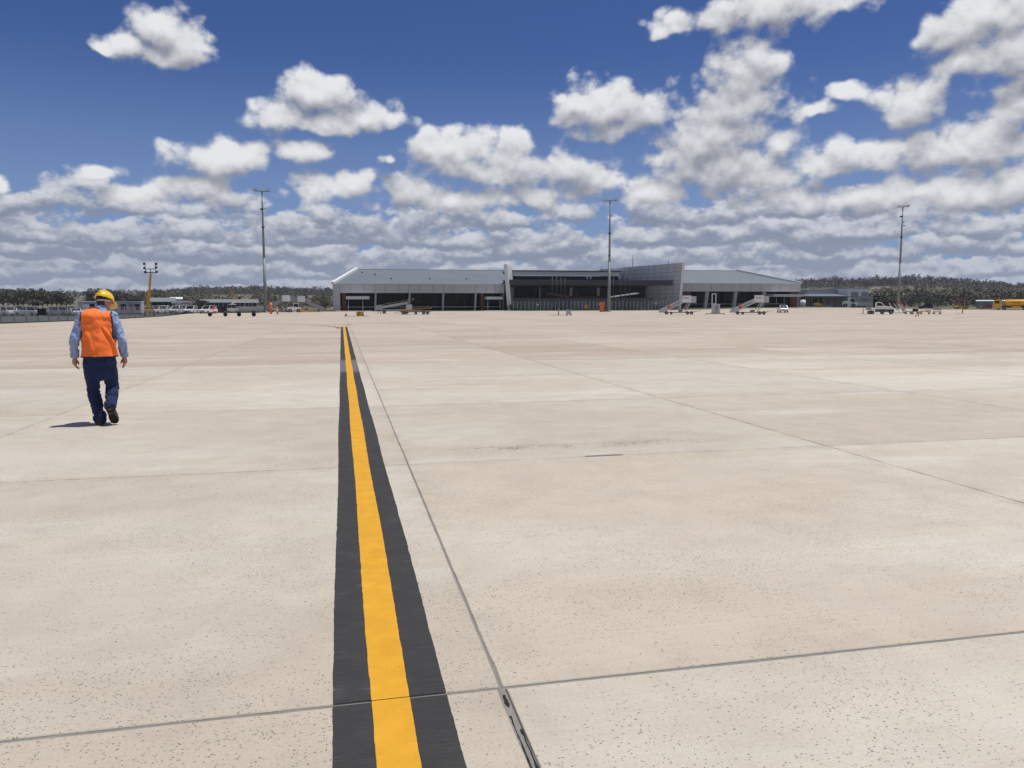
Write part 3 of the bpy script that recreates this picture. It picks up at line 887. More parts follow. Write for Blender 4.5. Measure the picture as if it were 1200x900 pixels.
def wing(x0, x1, zb, zf0, zf1, ridge_y, ridge_z, rx0, rx1, ex0, ex1, seams, cols, bricks, colw, slant, canopies, side):
    """x0..x1 clad front; zf0..zf1 band; roof ridge from rx0 to rx1; ex0..ex1 the eave of the metal roof"""
    D = 34.0
    wb = MB()
    wb.box(x0, 0.35, zf0 + 0.12, x1, 0.9, zf1 - 0.02)                       # back of the band
    wb.box(x0, 0.9, zf0 + 0.10, x1, 6.0, zf0 + 0.30)                         # soffit
    wb.box(x0, D - 0.3, zb, x1, D, zf1 - 0.1)
    for xs in ((x0, x0 + 0.3), (x1 - 0.3, x1)): wb.box(xs[0], 0.9, zb, xs[1], D - 0.3, zf1 - 0.1)
    wb.box(x0 + 0.31, 0.3, zb - 0.4, x1 - 0.31, D - 0.31, zb + 0.02)
    w = wb.build('wing', M['concrete_wall'], term)
    # cladding of the band, panel by panel
    e = [x0] + list(seams) + [x1]
    for a, b in zip(e, e[1:]):
        panel('fascia_panel', pan_grey, None, w, ((a + b) / 2, 0.35, (zf0 + zf1) / 2), (b - a - 0.11, 1, zf1 - zf0))
    part('fascia_trim', M['clad_pale'], w, ('box', x0 - 0.05, 0.22, zf1 + 0.002, x1 + 0.05, 0.9, zf1 + 0.10))
    # roof
    ym = ridge_y; yb = D + 0.8
    rb = MB()
    t = 0.18
    A = [(ex0, 0.25, zf1 + 0.12), (ex1, 0.25, zf1 + 0.12), (rx1, ym, ridge_z), (rx0, ym, ridge_z)]
    B = [(rx0, ym, ridge_z), (rx1, ym, ridge_z), (ex1, yb, zf1 + 0.12), (ex0, yb, zf1 + 0.12)]
    for q in (A, B):
        v = q + [(p[0], p[1], p[2] - t) for p in q]
        rb.add(v, [(0, 1, 2, 3), (7, 6, 5, 4), (0, 4, 5, 1), (1, 5, 6, 2), (2, 6, 7, 3), (3, 7, 4, 0)])
    roof = rb.build('roof', M['seam_roof'], term)
    # triangular end with its white capping
    xe = x0 if side < 0 else x1; xr = rx0 if side < 0 else rx1; xv = ex0 if side < 0 else ex1
    eb = MB()
    v = [(xe, 0.3, zf1 + 0.1), (xv, 0.27, zf1 + 0.11), (xr, ym, ridge_z - 0.02), (xe, yb, zf1 + 0.1), (xv, yb, zf1 + 0.1)]
    eb.add(v, [(0, 1, 2), (2, 4, 3), (0, 2, 3)])
    eb.build('roof_end', M['seam_roof'], roof)
    part('verge_capping', M['white_trim'], roof, ('bar', (xe, 0.15, zf1 + 0.32), (xr, ym, ridge_z + 0.25), 0.9, 0.6))
    part('ridge_capping', M['clad_pale'], roof, ('bar', (rx0, ym, ridge_z + 0.05), (rx1, ym, ridge_z + 0.05), 0.5, 0.12))
    # glazing set back under the band
    gy = 5.2
    xs = [x0 + (x1 - x0) * k / 22 for k in range(23)]
    for a, b in zip(xs, xs[1:]):
        for (za, zc) in ((zb + 0.1, zb + 2.5), (zb + 2.5, zf0 + 0.08)):
            panel('window_pane', pane_me, None, w, ((a + b) / 2, gy, (za + zc) / 2), (b - a - 0.07, 1, zc - za - 0.07))
    part('window_frame', M['dark_frame'], w, *[('box', x - 0.035, gy - 0.05, zb, x + 0.035, gy + 0.06, zf0 + 0.08) for x in xs],
         ('box', x0 + .3, gy - 0.06, zb + 2.465, x1 - .3, gy + 0.07, zb + 2.535))
    for (xa, xb) in bricks: part('brick_pier', M['brick_red'], w, ('box', xa, 0.8, zb, xb, 4.2, zf0 + 0.09))
    for xc in cols:
        s_ = slant
        part('column', M['column_grey'], w, ('prism', [(xc - colw / 2 - s_, zb), (xc + colw / 2 - s_, zb), (xc + colw / 2 + s_, zf0 + 0.09), (xc - colw / 2 + s_, zf0 + 0.09)], 0.5, 0.5 + colw))
    part('handrail', M['alu'], w, ('box', x0 + 1.0, 3.0, zb + 1.05, x1 - 1.0, 3.08, zb + 1.22))
    for (xa, xb, za, zc, posts) in canopies:
        c = part('entrance_canopy', M['pale_grey_paint'], w, ('box', xa, -2.6, za, xb, 2.4, zc))
        for xp in posts: part('canopy_post', M['alu'], c, ('cyl', (xp, -2.2, zb - 0.02), (xp, -2.2, za + 0.01), 0.09))
    return w, roof

# left wing
zf0, zf1 = tz(480, 343.4), tz(480, 333.2)
X0, X1 = tx(390.2), tx(591.5)
seamL = [tx(p) for p in (398.5, 410.5, 426.5, 440, 452, 467.5, 479.5, 491.5, 507.5, 520, 532, 557.5, 570, 581)]
wL, rL = wing(X0, X1, 0.0, zf0, zf1, 20.0, tz(418, 315.6, 20.0), xat(418.3, 316, TY + 20), xat(594.5, 316, TY + 20), tx(400), X1 + 0.8, seamL,
     [tx(440), tx(480), tx(519.5), tx(557.5)], [(tx(401.2), tx(405.6)), (tx(564), tx(567.3))], 0.5, 0.12,
     [(tx(405.5), tx(432.5), tz(420, 350.8), tz(420, 347.2), [tx(424.8), tx(408)]), (tx(567.8), tx(587), tz(575, 351), tz(575, 347.8), [tx(584), tx(570)])], -1)
part('corner_pier', M['clad_grey'], wL, ('box', X0 + 0.02, 0.33, -0.1, tx(398.6), 6.0, zf0 + 0.06))
for k, z in enumerate((1.3, 2.6, 3.9)):
    part('pier_joint', M['dark_frame'], wL, ('box', X0 + 0.1, 0.315, z, tx(398.6) - 0.1, 0.328, z + 0.03))
for (px, py) in ((424.5, 318.3), (439.5, 321.8), (458.5, 327.3), (503.5, 327.3), (546.5, 327.3)):     # little roof vents
    zz = tz(px, py, 8); yy = 0.25 + (zz - zf1 - 0.12) / (tz(418, 315.6, 20.0) - zf1 - 0.12) * 19.75
    part('roof_vent', M['dark_frame'], rL, ('cyl', (xat(px, py, TY + yy), yy, zz - 0.05), (xat(px, py, TY + yy), yy, zz + 0.35), 0.22))

# right wing stands a little higher
RB = 0.72
zf0r, zf1r = tz(860, 341.6), tz(860, 332.4)
X0r, X1r = tx(799.5), tx(938.6)
seamR = [tx(p) for p in (811, 822.5, 834, 845.5, 857, 868.5, 880, 891.5, 903, 914.5, 926)]
wR, rR = wing(X0r, X1r, RB, zf0r, zf1r, 20.0, tz(863, 317.4, 20.0), X0r - 1, xat(863.5, 317, TY + 20), X0r - 0.5, tx(922), seamR,
     [tx(829), tx(862.5), tx(896)], [(tx(800.5), tx(811)), (tx(928), tx(937.5))], 1.0, 0.28,
     [(tx(901.2), tx(934), tz(915, 347.9), tz(915, 344.9), [tx(905.3), tx(914.4), tx(930)])], 1)

# centre hall between two splayed blade walls
def blade(name, foot, top, back_top, back_foot, th, m):
    """wall given by its four outer corners (front foot, front top, back top, back foot), thickness along x"""
    v = [foot, top, back_top, back_foot]
    v2 = [(p[0] + th, p[1], p[2]) for p in v]
    mb = MB(); mb.add(v + v2, [(0, 1, 2, 3), (7, 6, 5, 4), (0, 4, 5, 1), (1, 5, 6, 2), (2, 6, 7, 3), (3, 7, 4, 0)])
    return mb.build(name, m, term)
FY = -3.0
bl = blade('blade_wall', (xat(594.8, 362, TY + FY), FY, -0.2), (xat(590.2, 310, TY + FY), FY, tz(590.2, 309.6, FY)),
           (xat(598.5, 318, TY + 10), 10.0, tz(598.5, 317.5, 10)), (xat(600.3, 350, TY + 10), 10.0, -0.2), 1.0, M['clad_pale'])
# big panelled wall on the right
fx0, fx1 = xat(794.5, 362, TY + FY), xat(799.3, 308, TY + FY)
fzt = tz(799.3, 308.0, FY)
WSL = (fx1 - fx0) / (fzt + 0.2)
bx_, by_, bzt = xat(704, 316, TY + 25), 25.0, tz(704, 315.6, 25)
br = blade('blade_wall', (fx0, FY, -0.2), (fx1, FY, fzt), (bx_, by_, bzt), (bx_ - WSL * (bzt + 0.2), by_, -0.2), 0.9, M['dark_frame'])
nc, nr = 13, 11
for i in range(nc):
    for j in range(nr):
        def P(s, t):
            zt = fzt + (bzt - fzt) * s
            z = -0.15 + (zt + 0.15) * t
            xf = fx0 * (1 - s) + (bx_ - WSL * (bzt + 0.2)) * s + WSL * (z + 0.2)
            return Vector((xf, FY + (by_ - FY) * s, z))
        a, b, c, d = P(i / nc, j / nr), P((i + 1) / nc, j / nr), P((i + 1) / nc, (j + 1) / nr), P(i / nc, (j + 1) / nr)
        ce = (a + b + c + d) / 4
        q = [ce + (p - ce) * 0.955 for p in (a, b, c, d)]
        n = Vector((-(by_ - FY), (bx_ - fx0), 0)).normalized() * 0.05
        if n.x > 0: n = -n
        mb = MB(); mb.add([tuple(p + n) for p in q] + [tuple(p) for p in q], [(0, 1, 2, 3), (0, 4, 5, 1), (1, 5, 6, 2), (2, 6, 7, 3), (3, 7, 4, 0)])
        mb.build('wall_panel', M['clad_grey'], br)
mb = MB(); mb.add([(fx0 + .02, FY - .04, -.2), (fx0 + .88, FY - .04, -.2), (fx1 + .88, FY - .04, fzt), (fx1 + .02, FY - .04, fzt),
                   (fx0 + .02, FY - .003, -.2), (fx0 + .88, FY - .003, -.2), (fx1 + .88, FY - .003, fzt), (fx1 + .02, FY - .003, fzt)],
                  [(0, 1, 2, 3), (0, 4, 5, 1), (1, 5, 6, 2), (2, 6, 7, 3), (3, 7, 4, 0)])
mb.build('wall_end', M['white_trim'], br)

HY = 7.0
hx0, hx1 = xat(598.5, 320, TY + HY), xat(726, 320, TY + HY)
zh0, zh1 = tz(660, 323.2, HY), tz(660, 318.2, HY)
hall = part('hall', M['concrete_wall'], term, ('box', hx0, HY + 1.2, -0.1, hx0 + 0.4, 32, zh0), ('box', hx0, 31.6, -0.1, 112, 32, zh0),
            ('box', hx0, HY + 0.3, zh0 + 0.02, hx1, HY + 0.6, zh1))
part('hall_roof', M['canopy_navy'], hall, ('box', hx0 - 0.3, HY - 0.6, zh1 + 0.01, hx1 + 0.3, 32.4, zh1 + 0.28))
nb = 16
for k in range(nb):
    a = hx0 + (hx1 - hx0) * k / nb; b = hx0 + (hx1 - hx0) * (k + 1) / nb
    panel('fascia_panel', pan_white, None, hall, ((a + b) / 2, HY + 0.29, (zh0 + zh1) / 2), (b - a - 0.03, 1, zh1 - zh0))
part('corner_post', M['white_trim'], hall, ('box', hx1 - 0.35, HY - 0.4, tz(725, 327, HY), hx1 + 0.05, HY + 0.2, zh0))
# dark glass storeys
zmid = tz(660, 349.0, HY)
gx1 = xat(770, 335, TY + HY)
xs = [hx0 + 0.4 + (gx1 - hx0 - 0.4) * k / 20 for k in range(21)]
zl = [zmid, zmid + (zh0 - zmid) * 0.36, zmid + (zh0 - zmid) * 0.7, zh0]
for a, b in zip(xs, xs[1:]):
    for z0, z1 in zip(zl, zl[1:]):
        if a > hx1 and z1 > zl[2] + 0.1: continue
        panel('window_pane', pane_me, None, hall, ((a + b) / 2, HY + 1.1, (z0 + z1) / 2), (b - a - 0.09, 1, z1 - z0 - 0.09))
part('window_frame', M['dark_frame'], hall, *[('box', x - 0.045, HY + 1.03, 0, x + 0.045, HY + 1.18, zh0 if x < hx1 else zl[2]) for x in xs],
     *[('box', hx0 + .4, HY + 1.02, z - 0.045, gx1 if z < zl[2] + .1 else hx1, HY + 1.19, z + 0.045) for z in zl[:3]])
# lit doorway signs behind the upper glass
for px in (689.5, 693.5):
    part('window_sign', M['white_paint'], hall, ('box', xat(px - 1.0, 325, TY + HY), HY + 0.98, tz(px, 326.8, HY), xat(px + 0.9, 325, TY + HY), HY + 1.0, tz(px, 323.9, HY)))
part('ground_storey', M['concrete_wall'], hall, ('box', hx0 + .4, HY + 0.2, -0.1, gx1 + 6, HY + 1.0, tz(660, 352.0, HY)),
     ('box', xat(667, 350, TY + HY), HY - 1.2, -0.1, xat(687, 350, TY + HY), HY + 0.19, tz(675, 351.5, HY)))
part('balcony_rail', M['galv_dull'], hall, ('box', hx0 + .4, HY - 1.6, tz(660, 352.4, HY), gx1 + 6, HY - 1.5, tz(660, 349.6, HY)))
part('balcony_slab', M['dark_frame'], hall, ('box', hx0 + .4, HY - 1.49, tz(660, 352.6, HY), gx1 + 6, HY + 1.0, tz(660, 351.9, HY)))
part('sign_band', M['brick_red'], hall, ('box', xat(667, 348, TY + HY), HY + 0.7, tz(680, 349.3, HY), xat(706, 348, TY + HY), HY + 1.02, tz(680, 346.8, HY)))
for (a, b) in ((667.8, 671), (700, 703)):
    part('column', M['column_grey'], hall, ('box', xat(a, 340, TY + HY), HY + 0.3, tz(a, 346.9, HY), xat(b, 340, TY + HY), HY + 0.69, tz(a, 335.0, HY)))
part('column', M['column_grey'], hall, ('box', xat(631.8, 340, TY + HY), HY - 0.2, tz(632, 352, HY), xat(633, 340, TY + HY), HY + 0.0, tz(632, 333.0, HY)))
# dark awning slab over the front, open to the sky behind its lip
cx0, cx1 = xat(594.6, 330, TY - 1.5), xat(788.3, 330, TY - 1.5)
cz0, cz1 = tz(690, 334.4, -1.5), tz(690, 328.0, -1.5)
aw = part('awning', M['canopy_navy'], hall, ('box', cx0, -1.5, cz0, cx1, -1.1, cz1), ('box', cx0, -1.09, cz1 - 0.25, cx1 - 5, HY + 0.25, cz1 - 0.05))
part('awning_soffit', M['soffit'], aw, ('prism', [(-1.09, cz0 + 0.1), (HY + 1.0, cz0 - 0.5), (HY + 1.0, cz0 - 0.3), (-1.09, cz0 + 0.3)], cx0 + 0.3, cx1 - 6, 'x'))
for k in range(36):
    x = cx0 + (cx1 - cx0) * (k + 0.5) / 36
    part('awning_seam', M['dark_frame'], aw, ('box', x - 0.02, -1.512, cz0 + 0.02, x + 0.02, -1.501, cz1 - 0.02))
# roof furniture
for (px, y0_, y1_, dy) in ((704.5, 316.5, 311.5, 12), (741.3, 313, 297.5, 14), (783.3, 310, 303.8, 8)):
    x = xat(px, y0_, TY + dy)
    part('antenna', M['galv_dull'], hall, ('cyl', (x, dy, tz(px, y0_ + 3, dy)), (x, dy, tz(px, y1_, dy)), 0.09))
part('roof_plant', M['clad_pale'], hall, ('box', xat(705, 316, TY + 14), 14, zh1 + 0.285, xat(726, 316, TY + 14), 20, tz(712, 316.2, 14)))
# little flat roofs on thin poles before the doors
def door_roof(pxs, pyl, pyr, poles, m, dy=-6.0, y1=352):
    xa, xb = xat(pxs[0], pyl, TY + dy), xat(pxs[1], pyr, TY + dy)
    za, zb_ = hgt(pxs[0], pyl, TY + dy), hgt(pxs[1], pyr, TY + dy)
    ca = MB(); v = [(xa, dy - 1.5, za), (xb, dy - 1.5, zb_), (xb, dy + 2, zb_), (xa, dy + 2, za)]
    v += [(p[0], p[1], p[2] - 0.28) for p in v]
    ca.add(v, [(0, 1, 2, 3), (7, 6, 5, 4), (0, 4, 5, 1), (1, 5, 6, 2), (2, 6, 7, 3), (3, 7, 4, 0)])
    c = ca.build('door_roof', m, hall)
    for px, top in poles:
        x = xat(px, 340, TY + dy - 1.7)
        part('mast_pole', M['dark_frame'], c, ('cyl', (x, dy - 1.7, -0.1), (x, dy - 1.7, hgt(px, top, TY + dy - 1.7)), 0.13, 0.11, 8))
door_roof((642, 666), 343.5, 347.3, ((647, 324.5), (652.3, 324.5), (657.2, 325), (662, 326)), M['brick_red'])
door_roof((714.8, 746.5), 347.8, 343.2, ((719, 326), (727.5, 322.5), (732.6, 322.5), (737.6, 322.5)), M['pale_grey_paint'])

# ---- airside fence of upright posts before the hall
def post_fence(name, label, px0, px1, Y, ptop, n, cat='fence'):
    a, b = col_at(px0, Y), col_at(px1, Y)
    f = thing(name, label, cat, (a.x, Y, a.z))
    L = b.x - a.x
    h = hgt((px0 + px1) / 2, ptop, Y)
    me = MB().box(-0.07, -0.07, -0.1, 0.07, 0.07, h).mesh('post'); me.materials.append(M['column_grey'])
    for k in range(n):
        x = L * k / (n - 1)
        share('post', me, f, (x, 0, zg(a.x + x, Y) - a.z), (0, 0, 0), (1, 1, 1 - 0.02 * (k % 3)))
    part('rail', M['galv_dull'], f, ('box', 0, 0.075, h - 0.12, L, 0.12, h - 0.06), ('box', 0, 0.075, 0.15, L, 0.12, 0.2))
    w = MB()
    for k in range(int(L / 0.12)):
        x = k * 0.12
        for s in (1, -1):
            x1 = x + s * h
            v = [(x - 0.008, 0.14, 0.02), (x + 0.008, 0.14, 0.02), (min(max(x1, 0), L) + 0.008, 0.14, 0.02 + abs(min(max(x1, 0), L) - x) * 0.97), (min(max(x1, 0), L) - 0.008, 0.14, 0.02 + abs(min(max(x1, 0), L) - x) * 0.97)]
            w.add(v, [(0, 1, 2, 3)])
    o = w.build('wire_mesh', M['galv_dull'], f); o['kind'] = 'stuff'
    return f
post_fence('airside_fence', 'mesh security fence with pale upright posts before the glazed terminal hall', 597, 793, 212.0, 352.6, 46)
for (px, py, lab, m_) in ((630.2, 357, 'small white notice on the fence before the left of the hall', 'white_paint'), (702.4, 356.3, 'small white notice on the fence just left of the tall central pole', 'white_paint'),
                     (768.7, 355.3, 'small white notice on the fence near the panelled wall', 'white_paint'), (687, 359.4, 'yellow notice on the fence below the terminal hall', 'yellow_paint')):
    Y = 211.8
    x, z = xat(px, py, Y), hgt(px, py, Y)
    s_ = 0.55 if 'yellow' in lab else 0.24
    o = MB().box(-s_, -0.02, -s_ * 0.8, s_, 0.02, s_ * 0.8).build('notice_board', M[m_]); o.location = (x, Y, z)
    tag(o, lab, 'sign')

# ------------------------------------------------------------------ apron light masts
def light_mast(label, px, pbase, ptop, Y, extras, arms):
    p = col_at(px, Y)
    h = hgt(px, ptop, Y) - p.z
    t = thing('light_mast', label, 'light mast', p, facing(p), 'apron light masts')
    part('pole', M['galv_dull'], t, ('cyl', (0, 0, -0.05), (0, 0, h * 0.45), 0.42, 0.29, 12), ('cyl', (0, 0, h * 0.45), (0, 0, h - 0.1), 0.285, 0.14, 12))
    part('base_plate', M['galv_dull'], t, ('cyl', (0, 0, -0.1), (0, 0, 0.35), 0.55, 0.5, 12))
    part('crossarm', M['galv_dull'], t, ('bar', (-1.6, 0, h - 0.05), (1.6, 0, h - 0.05), 0.12))
    for (dx, m) in arms:
        f = part('floodlight', M['pale_grey_paint'] if m else M['dark_frame'], t, ('box', dx - 0.42, -0.45, h - 0.02, dx + 0.42, 0.3, h + 0.42))
        part('lens', M['lamp_glass'], f, ('box', dx - 0.36, -0.47, h + 0.03, dx + 0.36, -0.452, h + 0.36))
    for (f_, dx) in extras:
        part('bracket_fitting', M['pale_grey_paint'] if dx > 0 else M['black_plastic'], t, ('box', min(0.1, dx), -0.3, h * f_, max(0.1, dx), 0.1, h * f_ + 0.35))
    part('collar', M['dark_frame'], t, ('cyl', (0, 0, h * 0.70), (0, 0, h * 0.70 + 0.35), 0.36, 0.36, 12))
    return t
light_mast('tall grey light mast left of the terminal', 312, 366, 224, 190, [(0.85, 0.55), (0.845, -0.5)], [(-1.35, 0), (0, 1), (1.25, 0)])
light_mast('tall grey light mast standing before the glazed terminal hall', 713.4, 366.6, 235, 184, [(0.855, 0.6), (0.5, -0.3)], [(-1.45, 1), (-0.6, 1), (0.35, 1), (1.4, 0)])
light_mast('tall grey light mast behind the parked truck, nearest the wooded hill', 1051.5, 366, 242, 196, [(0.9, -0.7), (0.845, 0.6), (0.81, 0.9)], [(-0.9, 1), (0.2, 1), (1.3, 0)])

# ------------------------------------------------------------------ wheels
def wheel(parent, x, y, r, w=0.22, rim=True, axis='y'):
    a, b = ((x, y - w / 2, r), (x, y + w / 2, r)) if axis == 'y' else ((x - w / 2, y, r), (x + w / 2, y, r))
    t = part('wheel', M['rubber'], parent, ('cyl', a, b, r, r, 16))
    if rim:
        e = 0.012
        a2, b2 = ((x, y - w / 2 - e, r), (x, y + w / 2 + e, r)) if axis == 'y' else ((x - w / 2 - e, y, r), (x + w / 2 + e, y, r))
        part('rim', M['galv_dull'], t, ('cyl', a2, b2, r * 0.55, r * 0.55, 12))
    return t

# ------------------------------------------------------------------ cars: local +x is the front
def car(label, loc, rz, body='car_white', style='suv', group=None, cat='car', scale=1.0):
    c = thing({'ute': 'utility_truck'}.get(style, 'parked_car'), label, cat, loc, rz, group)
    c.scale = (scale,) * 3
    W = 0.92
    if style == 'suv':
        low = [(-2.3, 0.45), (-2.32, 0.95), (-2.2, 1.08), (0.85, 1.08), (2.1, 0.95), (2.28, 0.75), (2.25, 0.42), (1.7, 0.32), (-1.9, 0.32)]
        top = [(-2.1, 1.07), (-1.85, 1.68), (-1.5, 1.76), (0.0, 1.76), (0.35, 1.68), (1.05, 1.07)]
    elif style == 'sedan':
        low = [(-2.25, 0.42), (-2.28, 0.9), (-2.1, 0.98), (0.9, 0.98), (2.05, 0.84), (2.25, 0.66), (2.22, 0.36), (1.7, 0.27), (-1.9, 0.27)]
        top = [(-1.75, 0.97), (-1.05, 1.40), (-0.6, 1.46), (0.1, 1.46), (0.4, 1.38), (1.15, 0.97)]
    else:
        low = [(-2.5, 0.55), (-2.52, 1.05), (-0.55, 1.08), (1.0, 1.12), (2.25, 1.0), (2.45, 0.8), (2.42, 0.48), (1.8, 0.38), (-2.1, 0.40)]
        top = [(-0.6, 1.07), (-0.5, 1.70), (-0.25, 1.78), (0.45, 1.78), (0.7, 1.70), (1.35, 1.10)]
    def shell(prof, w0, w1, zr):
        # sides lean inwards above the waist
        n = len(prof); L = []
        zs = [z for _, z in prof]; z0, z1 = min(zs), max(zs)
        def wd(z): return w0 + (w1 - w0) * (z - z0) / (z1 - z0)
        m = MB()
        v = [(x, -wd(z), z) for x, z in prof] + [(x, wd(z), z) for x, z in prof]
        m.add(v, [tuple(range(n - 1, -1, -1)), tuple(range(n, 2 * n))] + [(i, (i + 1) % n, n + (i + 1) % n, n + i) for i in range(n)])
        return m
    b = shell(low, W - 0.02, W, 0).build('body', M[body], c, 0.07)
    if style == 'ute':
        part('tray', M[body], c, ('box', -2.5, -0.86, 1.04, -0.68, 0.86, 1.10))
        part('tray_side', M[body], c, ('box', -2.5, -0.9, 1.04, -0.68, -0.86, 1.32), ('box', -2.5, 0.86, 1.04, -0.68, 0.9, 1.32), ('box', -2.53, -0.9, 1.04, -2.48, 0.9, 1.32))
    cab = shell(top, W - 0.04, W - 0.2, 0).build('cabin', M['car_glass'], c)
    r = [(x, z) for x, z in top]
    part('roof', M[body], c, ('box', r[1][0] + 0.05, -(W - 0.19), r[2][1] - 0.04, r[4][0] + 0.05, W - 0.19, r[2][1] + 0.03), bevel=0.02)
    for s in (-1, 1):
        for k in ((1, 2), (4, 5)) if style != 'ute' else ((4, 5),):
            p, q = top[k[0] if k[0] > 2 else 0], top[5 if k[0] > 2 else 1]
            part('pillar', M[body], c, ('bar', (p[0], s * (W - 0.17), p[1]), (q[0], s * (W - 0.06), q[1]), 0.09, 0.09))
        part('headlight', M['lamp_glass'], c, ('box', low[4][0] + 0.05, s * 0.62 - 0.2, low[5][1] - 0.06, low[5][0] + 0.015, s * 0.62 + 0.2, low[5][1] + 0.12))
        part('tail_light', M['tail_red'], c, ('box', low[1][0] - 0.015, s * 0.72 - 0.12, 0.75, low[1][0] + 0.1, s * 0.72 + 0.12, 0.98))
        for xw in ((1.42, -1.42) if style != 'ute' else (1.55, -1.5)):
            wheel(c, xw, s * (W - 0.12), 0.36 if style != 'sedan' else 0.32)
    part('grille', M['black_plastic'], c, ('box', low[5][0] - 0.06, -0.42, low[6][1] + 0.06, low[5][0] + 0.02, 0.42, low[5][1] + 0.02))
    part('number_plate', M['white_paint'], c, ('box', low[5][0] + 0.021, -0.2, low[6][1] + 0.02, low[5][0] + 0.03, 0.2, low[6][1] + 0.13))
    return c

# row behind the left fence (front car park) : px, style, colour, heading, label
rowA = [(4, 'suv', 'car_white', 2.6, 'white car half out of frame at the left end of the car park'),
        (15, 'sedan', 'car_white', 1.9, 'white sedan beside a dark car at the left of the car park'),
        (22.5, 'suv', 'car_dark', 2.2, 'black car between two pale cars behind the fence'),
        (33, 'suv', 'car_white', 2.9, 'white wagon left of the small round bush'),
        (56, 'sedan', 'car_silver', 2.4, 'silver sedan just right of the black square board'),
        (61.5, 'suv', 'car_white', 2.0, 'white four wheel drive behind the silver sedan'),
        (68.5, 'suv', 'car_silver', 3.0, 'silver wagon between white cars in the car park'),
        (75.5, 'sedan', 'car_dark', 2.7, 'dark sedan beside the silver wagon in the car park'),
        (79.5, 'suv', 'car_silver', 2.2, 'pale silver car behind the dark sedan'),
        (88.5, 'sedan', 'car_white', 2.0, 'lone white sedan at the elbow of the worker in orange')]
for k, (px, st, bc, hd, lab) in enumerate(rowA):
    p = col_at(px, 168 + (k % 3) * 5)
    p.z -= 0.10
    car(lab, p, hd, bc, st, 'cars parked behind the left fence')
rowB = [(185.5, 'suv', 'car_white', -1.9, 'white four wheel drive next to the yellow lighting boom'),
        (195, 'ute', 'car_white', -1.8, 'white utility second from the lighting boom'),
        (208, 'suv', 'car_white', -1.75, 'white wagon third from the lighting boom'),
        (217, 'ute', 'car_silver', -2.1, 'silver utility with a light tray in the row by the sheds'),
        (224.5, 'suv', 'car_white', -1.7, 'white high van-like wagon behind the silver utility'),
        (233.5, 'sedan', 'car_silver', 3.0, 'grey sedan parked side on in the row by the sheds'),
        (244.5, 'suv', 'car_white', -2.0, 'white wagon beside the red and white drum'),
        (255.5, 'sedan', 'car_dark', -2.6, 'dark low car at the right end of the parked row')]
for k, (px, st, bc, hd, lab) in enumerate(rowB):
    p = col_at(px, 182 + (k % 2) * 4)
    p.z -= 0.10
    car(lab, p, hd, bc, st, 'cars parked by the sheds')
p = col_at(252, 180); p.z -= 0.10
t = thing('marker_drum', 'red and white drum among the parked cars', 'drum', p)
part('drum_body', M['red_paint'], t, ('cyl', (0, 0, 0.0), (0, 0, 1.5), 0.42, 0.42, 14))
part('drum_band', M['white_paint'], t, ('cyl', (0, 0, 0.55), (0, 0, 0.95), 0.43, 0.43, 14))
# white utility on the apron, facing the camera
p = gp(917, 366.4)
car('white dual cab utility on the apron before the right terminal wing', p, facing(p) - R(80), 'car_white', 'ute', None, 'car')
p = col_at(1154.5, 240); car('red car parked before the small grey shed', p, 3.0, 'car_red', 'sedan')
p = col_at(1083.5, 232); car('black and white car on the grass left of the boom gate', p, 2.6, 'car_dark', 'suv')
part('bonnet_stripe', M['white_paint'], bpy.data.objects['parked_car'], ('box', -0.4, -0.7, 1.785, 0.2, 0.7, 1.80)) if False else None
p = col_at(1125, 236); car('yellow four wheel drive below the boom gate beam', p, 2.9, 'yellow_paint', 'suv')

# ------------------------------------------------------------------ chain link fence on the left
def chain_fence():
    x, y0, y1, h = -32.6, 60.0, 172.0, 1.75
    f = thing('chain_link_fence', 'grey chain link fence along the left edge of the apron', 'fence', (x, y0, 0))
    n = int((y1 - y0) / 3.2)
    me = MB().cyl((0, 0, -0.2), (0, 0, h + 0.05), 0.04, 0.04, 8).mesh('post'); me.materials.append(M['galv_dull'])
    for k in range(n + 1):
        yy = (y1 - y0) * k / n
        share('post', me, f, (0, yy, zg(x, y0 + yy)))
    for zz in (h, 0.12):
        m = MB()
        for k in range(n):
            a, b = (y1 - y0) * k / n, (y1 - y0) * (k + 1) / n
            m.bar((0.03, a, zg(x, y0 + a) + zz), (0.03, b, zg(x, y0 + b) + zz), 0.045)
        m.build('rail', M['galv_dull'], f)
    w = MB(); L = y1 - y0
    for k in range(int(L / 0.07)):
        a = k * 0.07
        for s in (1, -1):
            b = a + s * h
            if b < 0 or b > L: continue
            za, zb_ = zg(x, y0 + a), zg(x, y0 + b) + h
            w.add([(-0.03, a - 0.0035, za), (-0.03, a + 0.0035, za), (-0.03, b + 0.0035, zb_), (-0.03, b - 0.0035, zb_)], [(0, 1, 2, 3)])
    o = w.build('wire_mesh', M['galv'], f); o['kind'] = 'stuff'
    part('plinth', M['asphalt'], f, *[('box', -0.05, L * k / 20, zg(x, y0 + L * (k + .5) / 20) - 0.3, 0.12, L * (k + 1) / 20 - 0.02, zg(x, y0 + L * (k + .5) / 20) + 0.10) for k in range(20)])
chain_fence()
# black square board on the fence
d = ray(46, 365); Yb = -32.4 / (d.x / d.y)
o = part('notice_board', M['black_plastic'], None, ('box', -0.42, -0.02, -0.38, 0.42, 0.02, 0.38)); 
o.rotation_euler = (0, 0, R(24)); o.location = (-32.15, Yb, hgt(46, 365.5, Yb)); tag(o, 'plain black square board hung on the chain link fence', 'sign')

